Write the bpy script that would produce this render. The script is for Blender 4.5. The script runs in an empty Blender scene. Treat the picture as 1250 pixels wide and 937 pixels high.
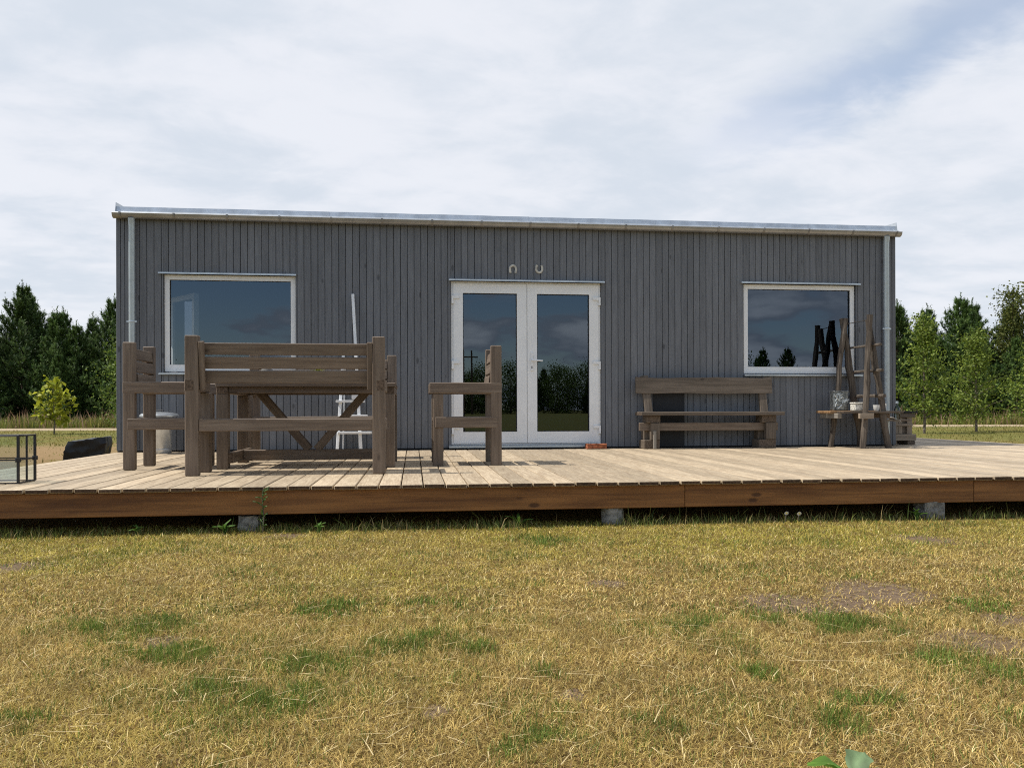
import bpy, bmesh, math, random
import numpy as np
from mathutils import Vector, Matrix, Euler

random.seed(7)
SC = bpy.context.scene
COL = SC.collection
R = math.radians

# ------------------------------------------------------------------ camera
cam_data = bpy.data.cameras.new('camera')
cam = bpy.data.objects.new('camera', cam_data)
COL.objects.link(cam)
cam_data.sensor_width = 36.0
cam_data.lens = 998.28 / 1250 * 36.0
cam_data.shift_y = 30.0 / 1250
cam_data.clip_start = 0.05
cam_data.clip_end = 3000
cam.matrix_world = (Matrix.Translation((0, -10.251, 0.5084)) @ Matrix.Rotation(-0.1197, 4, 'Z')
                    @ Matrix.Rotation(R(90), 4, 'X') @ Matrix.Rotation(-0.0026, 4, 'Z'))
SC.camera = cam

# ------------------------------------------------------------------ view
SC.view_settings.view_transform = 'Standard'
SC.view_settings.look = 'None'
SC.view_settings.gamma = 1.0
SC.view_settings.exposure = 0.25
SC.view_settings.use_curve_mapping = False
SC.cycles.filter_width = 1.1
SC.cycles.use_denoising = False

# ------------------------------------------------------------------ world
SUN_EL, SUN_AZ = R(57), R(271.0)          # azimuth clockwise from +Y: from the house's left, a touch behind its front
world = bpy.data.worlds.new('World')
SC.world = world
world.use_nodes = True
wt = world.node_tree
wt.nodes.clear()


def wn(kind, **kw):
    n = wt.nodes.new(kind)
    for k, v in kw.items():
        setattr(n, k, v)
    return n


def wmath(op, a, b=None, c=None, clamp=False):
    n = wn('ShaderNodeMath', operation=op, use_clamp=clamp)
    for i, v in enumerate((a, b, c)):
        if v is None:
            continue
        if isinstance(v, (int, float)):
            n.inputs[i].default_value = v
        else:
            wt.links.new(v, n.inputs[i])
    return n.outputs[0]


def wramp(fac, stops):
    n = wn('ShaderNodeMapRange', interpolation_type='SMOOTHSTEP')
    wt.links.new(fac, n.inputs[0])
    for i, v in enumerate(stops):
        n.inputs[i + 1].default_value = v
    return n.outputs[0]


sky = wn('ShaderNodeTexSky', sky_type='NISHITA', sun_disc=False)
sky.sun_elevation = SUN_EL
sky.sun_rotation = SUN_AZ
sky.air_density = 1.0
sky.dust_density = 0.25
sky.ozone_density = 1.0
tc = wn('ShaderNodeTexCoord')
sep = wn('ShaderNodeSeparateXYZ')
wt.links.new(tc.outputs['Generated'], sep.inputs[0])
dx, dy, dz = sep.outputs
zz = wmath('ADD', wmath('MAXIMUM', dz, 0.0), 0.15)
px, py = wmath('DIVIDE', dx, zz), wmath('DIVIDE', dy, zz)
comb = wn('ShaderNodeCombineXYZ')
wt.links.new(px, comb.inputs[0])
wt.links.new(py, comb.inputs[1])


def wnoise(scale, detail, rough, off, distortion=0.0, rot=0.0, sc=(1, 1, 1)):
    mp = wn('ShaderNodeMapping')
    wt.links.new(comb.outputs[0], mp.inputs[0])
    mp.inputs['Location'].default_value = off
    mp.inputs['Rotation'].default_value = (0, 0, rot)
    mp.inputs['Scale'].default_value = sc
    n = wn('ShaderNodeTexNoise', noise_dimensions='3D')
    n.inputs['Scale'].default_value = scale
    n.inputs['Detail'].default_value = detail
    n.inputs['Roughness'].default_value = rough
    n.inputs['Distortion'].default_value = distortion
    wt.links.new(mp.outputs[0], n.inputs['Vector'])
    return n.outputs[0]


n_big = wnoise(1.25, 6, 0.52, (3.1, 1.7, 0), 0.25, R(-25), (1, 1.15, 1))
n_fine = wnoise(3.4, 8, 0.58, (7.3, 2.2, 4), 0.3, R(-25), (1, 1.25, 1))
# the veil covers the north-west half of the sky and breaks up into cumulus on the other side
cover = wramp(dy, (-0.35, 0.35, -0.12, 0.30))
# the long blue rift in the veil: a line in the cloud sheet
A, B = (0.80, 2.05), (1.10, 1.28)
ux, uy = B[0] - A[0], B[1] - A[1]
ul = math.hypot(ux, uy)
ux, uy = ux / ul, uy / ul
perp = wmath('ADD', wmath('MULTIPLY', wmath('SUBTRACT', px, A[0]), -uy), wmath('MULTIPLY', wmath('SUBTRACT', py, A[1]), ux))
along = wmath('ADD', wmath('MULTIPLY', wmath('SUBTRACT', px, A[0]), ux), wmath('MULTIPLY', wmath('SUBTRACT', py, A[1]), uy))
perp = wmath('ADD', perp, wmath('MULTIPLY', wmath('SUBTRACT', n_fine, 0.5), 0.42))
rift = wmath('MULTIPLY', wramp(wmath('ABSOLUTE', perp), (0.0, 0.20, 1.0, 0.0)), wramp(along, (-0.25, 0.5, 0.0, 1.0)))
dens = wmath('ADD', wmath('ADD', wmath('MULTIPLY', n_big, 0.65), wmath('MULTIPLY', n_fine, 0.35)), cover)
alpha = wramp(dens, (0.45, 0.64, 0.0, 0.97))
alpha = wmath('SUBTRACT', alpha, wmath('MULTIPLY', rift, 0.50), clamp=True)
# heaped clouds in the clearer half of the sky
cmap = wn('ShaderNodeMapping')
wt.links.new(tc.outputs['Generated'], cmap.inputs[0])
cmap.inputs['Location'].default_value = (4.2, 1.1, 2.7)
cmap.inputs['Scale'].default_value = (7.0, 7.0, 20.0)
cnz = wn('ShaderNodeTexNoise')
cnz.inputs['Scale'].default_value = 1.0
cnz.inputs['Detail'].default_value = 7
cnz.inputs['Roughness'].default_value = 0.52
wt.links.new(cmap.outputs[0], cnz.inputs['Vector'])
heap = wmath('MULTIPLY', wramp(cnz.outputs[0], (0.46, 0.56, 0.0, 0.95)), wramp(dy, (-0.30, 0.20, 1.0, 0.0)))
alpha = wmath('MAXIMUM', alpha, heap)
tone = wramp(wmath('ADD', wmath('MULTIPLY', n_fine, 0.45), wmath('MULTIPLY', wnoise(1.9, 7, 0.55, (1.3, 9.2, 2), 0.2, R(-25), (1, 1.1, 1)), 0.55)), (0.38, 0.60, 0.0, 1.0))
cc = wn('ShaderNodeMix', data_type='RGBA')
wt.links.new(tone, cc.inputs[0])
SKY_STR = 0.13
CL = 1.0 / SKY_STR
cc.inputs[6].default_value = (0.585 * CL, 0.635 * CL, 0.705 * CL, 1)
cc.inputs[7].default_value = (0.715 * CL, 0.735 * CL, 0.785 * CL, 1)
# heaped clouds have brighter crowns and greyer undersides than the veil
hc = wn('ShaderNodeMix', data_type='RGBA')
wt.links.new(wramp(cnz.outputs[0], (0.50, 0.68, 0.0, 1.0)), hc.inputs[0])
hc.inputs[6].default_value = (0.42 * CL, 0.47 * CL, 0.55 * CL, 1)
hc.inputs[7].default_value = (1.05 * CL, 1.05 * CL, 1.06 * CL, 1)
cc2 = wn('ShaderNodeMix', data_type='RGBA')
wt.links.new(heap, cc2.inputs[0])
wt.links.new(cc.outputs[2], cc2.inputs[6])
wt.links.new(hc.outputs[2], cc2.inputs[7])
mix = wn('ShaderNodeMix', data_type='RGBA')
wt.links.new(alpha, mix.inputs[0])
wt.links.new(sky.outputs[0], mix.inputs[6])
wt.links.new(cc2.outputs[2], mix.inputs[7])
bg = wn('ShaderNodeBackground')
bg.inputs['Strength'].default_value = SKY_STR
wt.links.new(mix.outputs[2], bg.inputs['Color'])
wo = wn('ShaderNodeOutputWorld')
wt.links.new(bg.outputs[0], wo.inputs['Surface'])

# ------------------------------------------------------------------ sun
sd = bpy.data.lights.new('sun', 'SUN')
sd.energy = 4.3
sd.angle = R(0.55)
sd.color = (1.0, 0.955, 0.88)
sun = bpy.data.objects.new('sun', sd)
COL.objects.link(sun)
sdir = Vector((math.sin(SUN_AZ) * math.cos(SUN_EL), math.cos(SUN_AZ) * math.cos(SUN_EL), math.sin(SUN_EL)))
sun.rotation_euler = sdir.to_track_quat('Z', 'Y').to_euler()
sun.location = sdir * 60

# ================================================================== materials


class NT:
    def __init__(self, name):
        self.m = bpy.data.materials.new(name)
        self.m.use_nodes = True
        self.t = self.m.node_tree
        self.t.nodes.clear()
        self.out = self.t.nodes.new('ShaderNodeOutputMaterial')

    def n(self, kind, ins=None, **kw):
        nd = self.t.nodes.new(kind)
        for k, v in kw.items():
            setattr(nd, k, v)
        for k, v in (ins or {}).items():
            self.set(nd, k, v)
        return nd

    def set(self, nd, k, v):
        if hasattr(v, 'links'):
            self.t.links.new(v, nd.inputs[k])
        else:
            nd.inputs[k].default_value = v

    def math(self, op, a, b=0.0, clamp=False):
        nd = self.n('ShaderNodeMath', operation=op, use_clamp=clamp)
        self.set(nd, 0, a)
        self.set(nd, 1, b)
        return nd.outputs[0]

    def mix(self, f, a, b, blend='MIX'):
        nd = self.n('ShaderNodeMix', data_type='RGBA', blend_type=blend)
        self.set(nd, 0, f)
        self.set(nd, 6, a)
        self.set(nd, 7, b)
        return nd.outputs[2]

    def rng(self, f, a, b, c=0.0, d=1.0):
        nd = self.n('ShaderNodeMapRange', interpolation_type='SMOOTHSTEP')
        for i, v in enumerate((f, a, b, c, d)):
            self.set(nd, i, v)
        return nd.outputs[0]

    def noise(self, vec, scale, detail=4, rough=0.55, dist=0.0):
        nd = self.n('ShaderNodeTexNoise', {'Scale': scale, 'Detail': detail, 'Roughness': rough, 'Distortion': dist})
        if vec is not None:
            self.t.links.new(vec, nd.inputs['Vector'])
        return nd.outputs[0]

    def mapping(self, vec, scale=(1, 1, 1), loc=(0, 0, 0)):
        nd = self.n('ShaderNodeMapping')
        self.t.links.new(vec, nd.inputs[0])
        nd.inputs['Scale'].default_value = scale
        nd.inputs['Location'].default_value = loc
        return nd.outputs[0]

    def bsdf(self, color, rough=0.6, metal=0.0, spec=0.5, bump=None, bstr=0.3, bdist=0.01):
        p = self.n('ShaderNodeBsdfPrincipled')
        self.set(p, 'Base Color', color)
        self.set(p, 'Roughness', rough)
        self.set(p, 'Metallic', metal)
        self.set(p, 'Specular IOR Level', spec)
        if bump is not None:
            b = self.n('ShaderNodeBump', {'Strength': bstr, 'Distance': bdist})
            self.t.links.new(bump, b.inputs['Height'])
            self.t.links.new(b.outputs[0], p.inputs['Normal'])
        self.t.links.new(p.outputs[0], self.out.inputs[0])
        return p


def rgba(c):
    return (c[0], c[1], c[2], 1.0)


def objvec(t):
    """local coordinates, shifted by a per-object random amount"""
    tcn = t.n('ShaderNodeTexCoord')
    oi = t.n('ShaderNodeObjectInfo')
    off = t.n('ShaderNodeVectorMath', operation='SCALE')
    off.inputs[0].default_value = (37.1, 21.3, 17.7)
    t.t.links.new(oi.outputs['Random'], off.inputs['Scale'])
    add = t.n('ShaderNodeVectorMath', operation='ADD')
    t.t.links.new(tcn.outputs['Object'], add.inputs[0])
    t.t.links.new(off.outputs[0], add.inputs[1])
    return add.outputs[0], oi.outputs['Random']


WOODS = {}


def wood(kind, axis):
    key = (kind, axis)
    if key in WOODS:
        return WOODS[key]
    P = dict(
        cladding=dict(a=(.121, .127, .138), b=(.161, .169, .183), rough=.62, vary=.22, knot=.6, kcol=(.030, .030, .033), gs=34, wear=.12),
        furniture=dict(a=(.118, .085, .060), b=(.200, .152, .112), rough=.6, vary=.26, knot=.75, kcol=(.06, .042, .03), gs=26, wear=.25),
        deck=dict(a=(.315, .238, .155), b=(.49, .395, .272), rough=.62, vary=.42, knot=.4, kcol=(.2, .13, .075), gs=46, wear=.35),
        beam=dict(a=(.118, .044, .013), b=(.305, .132, .039), rough=.5, vary=.06, knot=.8, kcol=(.045, .015, .006), gs=14, wear=.3),
        rustic=dict(a=(.090, .070, .050), b=(.165, .130, .098), rough=.75, vary=.3, knot=.8, kcol=(.035, .024, .017), gs=22, wear=.5),
        fresh=dict(a=(.19, .105, .048), b=(.29, .175, .085), rough=.6, vary=.1, knot=.6, kcol=(.1, .04, .015), gs=20, wear=.2),
        pallet=dict(a=(.21, .165, .12), b=(.31, .25, .185), rough=.75, vary=.25, knot=.5, kcol=(.08, .06, .04), gs=22, wear=.4),
        grey=dict(a=(.17, .15, .125), b=(.30, .27, .225), rough=.8, vary=.25, knot=.4, kcol=(.06, .05, .04), gs=22, wear=.5),
        log=dict(a=(.040, .031, .024), b=(.135, .110, .086), rough=.9, vary=.2, knot=.6, kcol=(.02, .015, .012), gs=24, wear=1.2),
    )[kind]
    t = NT('wood_' + kind + '_' + 'xyz'[axis])
    v, rnd = objvec(t)
    st = [1.0, 1.0, 1.0]
    st[axis] = 0.045
    grain = t.noise(t.mapping(v, tuple(st)), P['gs'] * 2.2, 5, .6, .6)
    st2 = [1.0, 1.0, 1.0]
    st2[axis] = 0.13
    band = t.noise(t.mapping(v, tuple(st2)), P['gs'] * .45, 3, .5, 1.2)
    g = t.math('ADD', t.math('MULTIPLY', grain, .6), t.math('MULTIPLY', band, .4))
    col = t.mix(t.rng(g, .34, .66), rgba(P['a']), rgba(P['b']))
    stk = [7.5, 7.5, 7.5]
    stk[axis] = 3.0
    flat = 2 if kind == 'deck' else 1
    if flat != axis:
        stk[flat] = .6
    vor = t.n('ShaderNodeTexVoronoi', {'Scale': 1.0, 'Randomness': 1.0})
    t.t.links.new(t.mapping(v, tuple(stk)), vor.inputs['Vector'])
    kn = t.math('SUBTRACT', vor.outputs['Distance'], t.math('MULTIPLY', t.math('SUBTRACT', grain, .5), .10))
    wn_ = t.n('ShaderNodeTexWhiteNoise')
    t.t.links.new(vor.outputs['Position'], wn_.inputs[0])
    pick = t.rng(wn_.outputs[0], .55, .6)
    km = t.math('MULTIPLY', t.math('MULTIPLY', t.rng(kn, .07, .15, 1, 0), pick), P['knot'])
    col = t.mix(km, col, rgba(P['kcol']))
    geo = t.n('ShaderNodeNewGeometry')
    wear = t.noise(geo.outputs['Position'], 2.3, 5, .65)
    val = t.math('ADD', t.math('MULTIPLY', t.math('SUBTRACT', rnd, .5), P['vary']),
                 t.math('ADD', 1.0, t.math('MULTIPLY', t.math('SUBTRACT', wear, .5), P['wear'])))
    hsv = t.n('ShaderNodeHueSaturation', {'Hue': .5, 'Saturation': 1.0})
    t.t.links.new(val, hsv.inputs['Value'])
    t.t.links.new(col, hsv.inputs['Color'])
    bmp = t.math('SUBTRACT', grain, t.math('MULTIPLY', km, .6))
    t.bsdf(hsv.outputs[0], P['rough'], spec=.35, bump=bmp, bstr=.35, bdist=.004)
    WOODS[key] = t.m
    return t.m


def plain(name, col, rough=.5, metal=0.0, spec=.5, nscale=0, namp=.2, bstr=0.0, vary=0.0, bdist=.004):
    t = NT(name)
    c = rgba(col)
    b = None
    if nscale:
        v, rnd = objvec(t)
        n = t.noise(v, nscale, 5, .6)
        lo = tuple(x * (1 - namp) for x in col)
        hi = tuple(min(1, x * (1 + namp)) for x in col)
        c = t.mix(t.rng(n, .3, .7), rgba(lo), rgba(hi))
        b = n if bstr else None
        if vary:
            hsv = t.n('ShaderNodeHueSaturation', {'Hue': .5, 'Saturation': 1.0})
            t.t.links.new(t.math('ADD', 1 - vary / 2, t.math('MULTIPLY', rnd, vary)), hsv.inputs['Value'])
            t.t.links.new(c, hsv.inputs['Color'])
            c = hsv.outputs[0]
    t.bsdf(c, rough, metal, spec, b, bstr, bdist)
    return t.m


def glass_mat(name, ior, tint=(1, 1, 1), streak=0.0, refl=(.97, .98, 1), milk=0.0):
    """thin pane: fresnel mix of a clear and a mirror lobe, slightly wavy"""
    t = NT(name)
    tcn = t.n('ShaderNodeTexCoord')
    wav = t.noise(tcn.outputs['Object'], 1.1, 2, .5)
    bmp = t.n('ShaderNodeBump', {'Strength': .012, 'Distance': .02})
    t.t.links.new(wav, bmp.inputs['Height'])
    tr = t.n('ShaderNodeBsdfTransparent', {'Color': rgba(tint)})
    gl = t.n('ShaderNodeBsdfGlossy', {'Roughness': 0.0, 'Color': rgba(refl)})
    t.t.links.new(bmp.outputs[0], gl.inputs['Normal'])
    fr = t.n('ShaderNodeFresnel', {'IOR': ior})
    mx = t.n('ShaderNodeMixShader')
    t.t.links.new(fr.outputs[0], mx.inputs[0])
    t.t.links.new(tr.outputs[0], mx.inputs[1])
    t.t.links.new(gl.outputs[0], mx.inputs[2])
    last = mx.outputs[0]
    if streak:
        sn = t.noise(t.mapping(tcn.outputs['Object'], (28, 28, 1.6)), 1.0, 5, .7)
        sp = t.noise(tcn.outputs['Object'], 1.7, 3, .6)
        f = t.math('MULTIPLY', t.math('MULTIPLY', t.rng(sn, .56, .8), t.rng(sp, .48, .7)), streak)
        f = t.math('ADD', f, milk, clamp=True)
        df = t.n('ShaderNodeBsdfDiffuse', {'Color': (.6, .62, .65, 1)})
        m2 = t.n('ShaderNodeMixShader')
        t.t.links.new(f, m2.inputs[0])
        t.t.links.new(last, m2.inputs[1])
        t.t.links.new(df.outputs[0], m2.inputs[2])
        last = m2.outputs[0]
    t.t.links.new(last, t.out.inputs[0])
    return t.m


def foliage_mat(name, trans=.35, rough=.6):
    t = NT(name)
    at = t.n('ShaderNodeAttribute', attribute_name='Col')
    oi = t.n('ShaderNodeObjectInfo')
    hsv = t.n('ShaderNodeHueSaturation', {'Hue': .5, 'Saturation': 1.0})
    t.t.links.new(t.math('ADD', .82, t.math('MULTIPLY', oi.outputs['Random'], .36)), hsv.inputs['Value'])
    t.t.links.new(at.outputs['Color'], hsv.inputs['Color'])
    p = t.n('ShaderNodeBsdfPrincipled', {'Roughness': rough, 'Specular IOR Level': .3})
    t.t.links.new(hsv.outputs[0], p.inputs['Base Color'])
    tl = t.n('ShaderNodeBsdfTranslucent')
    t.t.links.new(hsv.outputs[0], tl.inputs['Color'])
    mx = t.n('ShaderNodeMixShader', {0: trans})
    t.t.links.new(p.outputs[0], mx.inputs[1])
    t.t.links.new(tl.outputs[0], mx.inputs[2])
    t.t.links.new(mx.outputs[0], t.out.inputs[0])
    return t.m


M = {}
M['frame'] = plain('white_frame', (.76, .765, .76), .35, 0, .5, 3, .04)
M['rubber'] = plain('dark_gasket', (.015, .016, .018), .6)
M['zinc'] = plain('galvanised_zinc', (.54, .57, .595), .36, .75, .5, 7, .14, .05)
M['pipe'] = plain('painted_pipe', (.43, .48, .505), .34, .35, .5, 6, .08)
M['gutter'] = plain('gutter_steel', (.33, .335, .335), .36, .55, .5, 5, .12, .03)
M['bracket'] = plain('bracket_steel', (.26, .25, .235), .5, .5, .5, 9, .2)
M['backing'] = plain('wall_backing', (.024, .025, .028), .8, 0, .2, 6, .2)
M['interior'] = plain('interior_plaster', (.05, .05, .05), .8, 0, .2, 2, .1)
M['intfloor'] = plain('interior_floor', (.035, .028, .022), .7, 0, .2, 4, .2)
M['roof'] = plain('roof_sheet', (.45, .47, .49), .4, .6, .5, 4, .1)
M['hatch'] = plain('hatch_board', (.011, .012, .015), .6, 0, .4, 9, .25)
M['glass'] = glass_mat('window_glass', 2.0, (.50, .53, .55), .0, (.70, .83, 1))
M['glass_dirty'] = glass_mat('streaked_window_glass', 2.0, (.50, .53, .55), .14, (.66, .80, 1))
M['guard_glass'] = glass_mat('guard_glass', 1.75, (.88, .93, .92), .35)
M['guard_tint'] = glass_mat('tinted_guard_glass', 1.9, (.66, .84, .85), .6, (.97, .98, 1), .38)
M['black_metal'] = plain('black_iron', (.02, .02, .022), .45, .3, .5, 20, .3)
M['bag'] = plain('black_plastic', (.008, .008, .009), .38, 0, .4, 4, .2)
M['white_paint'] = plain('white_paint', (.74, .75, .75), .45, 0, .5, 12, .06)
M['concrete'] = plain('concrete', (.23, .215, .19), .9, 0, .2, 26, .45, .9, 0, .02)
M['brick'] = plain('brick_clay', (.30, .105, .052), .9, 0, .2, 30, .45, .6)
M['tinrelief'] = plain('polished_tin', (.62, .64, .64), .3, .7, .5, 30, .3)
M['tin'] = plain('embossed_tin', (.20, .21, .21), .35, .8, .5, 26, .6, .5)
M['offwhite'] = plain('chipped_enamel', (.58, .55, .48), .5, 0, .5, 40, .45, .2)
M['paper'] = plain('paper', (.72, .71, .68), .8, 0, .2, 12, .08)
M['shoe'] = plain('horseshoe_iron', (.50, .475, .41), .6, .1, .5, 30, .3, .2)
M['bottle'] = glass_mat('bottle_glass', 1.5, (.80, .87, .84))
M['cap'] = plain('bottle_cap', (.35, .4, .45), .4, .4)
M['leaf'] = foliage_mat('leaf')
M['needle'] = foliage_mat('pine_needle', .30, .55)
M['blade'] = foliage_mat('grass_blade', .32, .6)
M['bark'] = plain('bark', (.085, .062, .045), .9, 0, .2, 14, .5, .8, 0, .02)
M['birchbark'] = plain('young_bark', (.16, .13, .10), .85, 0, .2, 18, .5, .4)
M['petal'] = plain('petal', (.8, .8, .76), .6)
M['pollen'] = plain('pollen', (.6, .42, .05), .7)
M['wire'] = plain('wire', (.06, .055, .05), .6, .5)
M['pot'] = plain('grey_pot', (.16, .155, .145), .7, 0, .3, 12, .2)


def ground_material():
    t = NT('dry_lawn')
    geo = t.n('ShaderNodeNewGeometry')
    p = geo.outputs['Position']
    big = t.noise(p, .55, 4, .6)
    mid = t.noise(p, 2.6, 5, .6)
    fine = t.noise(p, 48, 5, .7)
    vf = t.noise(p, 170, 3, .7)
    c = t.mix(t.rng(fine, .3, .7), (.070, .043, .014, 1), (.23, .155, .047, 1))
    c = t.mix(t.math('MULTIPLY', t.rng(vf, .45, .75), .55), c, (.44, .32, .115, 1))
    c = t.mix(t.math('MULTIPLY', t.rng(mid, .52, .68), .6), c, (.155, .145, .042, 1))
    # away from the deck the lawn is greener
    sp = t.n('ShaderNodeSeparateXYZ')
    t.t.links.new(p, sp.inputs[0])
    far = t.rng(t.math('ADD', t.math('ABSOLUTE', t.math('ADD', sp.outputs[1], 6.0)), t.math('MULTIPLY', mid, 4)), 8.0, 19.0)
    c = t.mix(t.math('MULTIPLY', far, t.rng(big, .30, .62, .35, .95)), c, t.mix(t.rng(fine, .3, .7), (.105, .115, .028, 1), (.20, .19, .055, 1)))
    # bare sand between the deck's left edge and the path
    bx = t.math('ADD', sp.outputs[0], 8.0)
    by = t.math('SUBTRACT', sp.outputs[1], 5.5)
    d = t.math('SQRT', t.math('ADD', t.math('MULTIPLY', t.math('MULTIPLY', bx, bx), .09), t.math('MULTIPLY', t.math('MULTIPLY', by, by), .035)))
    sand = t.rng(t.math('ADD', d, t.math('MULTIPLY', t.math('SUBTRACT', mid, .5), 1.3)), .45, 1.15, 1, 0)
    c = t.mix(t.math('MULTIPLY', sand, .9), c, t.mix(t.rng(fine, .3, .7), (.24, .15, .075, 1), (.34, .235, .125, 1)))
    at = t.n('ShaderNodeAttribute', attribute_name='Col')
    soil = t.rng(t.math('ADD', at.outputs['Fac'], t.math('MULTIPLY', t.math('SUBTRACT', t.noise(p, 14, 5, .7), .5), .9)), .32, .62)
    c = t.mix(soil, c, t.mix(t.rng(fine, .3, .7), (.125, .084, .052, 1), (.235, .168, .112, 1)))
    t.bsdf(c, .95, spec=.1, bump=fine, bstr=.8, bdist=.03)
    return t.m


M['ground'] = ground_material()
M['path'] = plain('sandy_path', (.36, .285, .19), .95, 0, .1, 9, .18, .3)

# ================================================================== helpers
ORG = {}          # part name -> its origin in the frame of its thing


def empty(name, loc=(0, 0, 0), rz=0.0):
    o = bpy.data.objects.new(name, None)
    COL.objects.link(o)
    o.location = loc
    o.rotation_euler = (0, 0, rz)
    o.empty_display_size = .2
    ORG[o.name] = Vector((0, 0, 0))
    return o


def tag(o, label=None, cat=None, group=None, kind=None):
    for k, v in (('label', label), ('category', cat), ('group', group), ('kind', kind)):
        if v:
            o[k] = v
    return o


def link(name, me, parent=None, loc=(0, 0, 0), rot=None, mat=None):
    o = bpy.data.objects.new(name, me)
    COL.objects.link(o)
    loc = Vector(loc)
    if parent is not None:
        o.parent = parent
        o.location = loc - ORG.get(parent.name, Vector((0, 0, 0)))
    else:
        o.location = loc
    ORG[o.name] = loc if parent is not None else Vector((0, 0, 0))
    if rot is not None:
        o.rotation_euler = rot
    if mat is not None and not me.materials:
        me.materials.append(mat)
    return o


BOXES = {}


END = {}


def end_grain(kind):
    if kind not in END:
        c = dict(deck=(.105, .062, .036), furniture=(.115, .082, .058), beam=(.10, .045, .015)).get(kind, (.10, .075, .055))
        END[kind] = plain('end_grain_' + kind, c, .85, 0, .2, 60, .45, .3, .5)
    return END[kind]


def box_mesh(sx, sy, sz, b, mat, end=None):
    key = (round(sx, 4), round(sy, 4), round(sz, 4), round(b, 4), mat.name)
    if key in BOXES:
        return BOXES[key]
    hx, hy, hz = sx / 2, sy / 2, sz / 2
    b = min(b, hx * .6, hy * .6, hz * .6)
    V, F, idx = [], [], {}
    for i in (-1, 1):
        for j in (-1, 1):
            for k in (-1, 1):
                for ax, co in enumerate(((i * hx, j * (hy - b), k * (hz - b)), (i * (hx - b), j * hy, k * (hz - b)), (i * (hx - b), j * (hy - b), k * hz))):
                    idx[(i, j, k, ax)] = len(V)
                    V.append(co)
    S = (-1, 1)
    cyc = ((-1, -1), (1, -1), (1, 1), (-1, 1))
    for s in S:
        F.append([idx[(s, a, c, 0)] for a, c in cyc])
        F.append([idx[(a, s, c, 1)] for a, c in cyc])
        F.append([idx[(a, c, s, 2)] for a, c in cyc])
    for s in S:
        for u in S:
            F.append([idx[(s, u, -1, 0)], idx[(s, u, -1, 1)], idx[(s, u, 1, 1)], idx[(s, u, 1, 0)]])
            F.append([idx[(s, -1, u, 0)], idx[(s, -1, u, 2)], idx[(s, 1, u, 2)], idx[(s, 1, u, 0)]])
            F.append([idx[(-1, s, u, 1)], idx[(-1, s, u, 2)], idx[(1, s, u, 2)], idx[(1, s, u, 1)]])
            for w in S:
                F.append([idx[(s, u, w, 0)], idx[(s, u, w, 1)], idx[(s, u, w, 2)]])
    me = bpy.data.meshes.new('box')
    me.from_pydata(V, [], F)
    bm = bmesh.new()
    bm.from_mesh(me)
    bmesh.ops.recalc_face_normals(bm, faces=bm.faces)
    bm.to_mesh(me)
    bm.free()
    me.materials.append(mat)
    if end:
        me.materials.append(end_grain(end))
        dims = (sx, sy, sz)
        ax = dims.index(max(dims))
        for p_ in me.polygons:
            if abs(p_.normal[ax]) > .9:
                p_.material_index = 1
    BOXES[key] = me
    return me


def piece(name, lo, hi, mat, parent=None, b=.004, rot=None):
    """a chamfered timber or bar between two corners, in the frame of its thing"""
    s = [abs(hi[i] - lo[i]) for i in range(3)]
    c = [(hi[i] + lo[i]) / 2 for i in range(3)]
    end = None
    if isinstance(mat, str):
        end = mat if mat in ('deck', 'furniture', 'beam', 'rustic') else None
        mat = wood(mat, s.index(max(s)))
    return link(name, box_mesh(s[0], s[1], s[2], b, mat, end), parent, c, rot)


def beam(name, p, q, w, d, mat, parent=None, b=.004, up=(0, 0, 1)):
    """a chamfered timber from p to q, w wide across, d deep along up"""
    p, q = Vector(p), Vector(q)
    L = (q - p).length
    x = (q - p).normalized()
    y = Vector(up).cross(x).normalized()
    z = x.cross(y)
    if isinstance(mat, str):
        mat = wood(mat, 0)
    m = Matrix((x, y, z)).transposed()
    return link(name, box_mesh(L, w, d, b, mat), parent, (p + q) / 2, m.to_euler())


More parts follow.
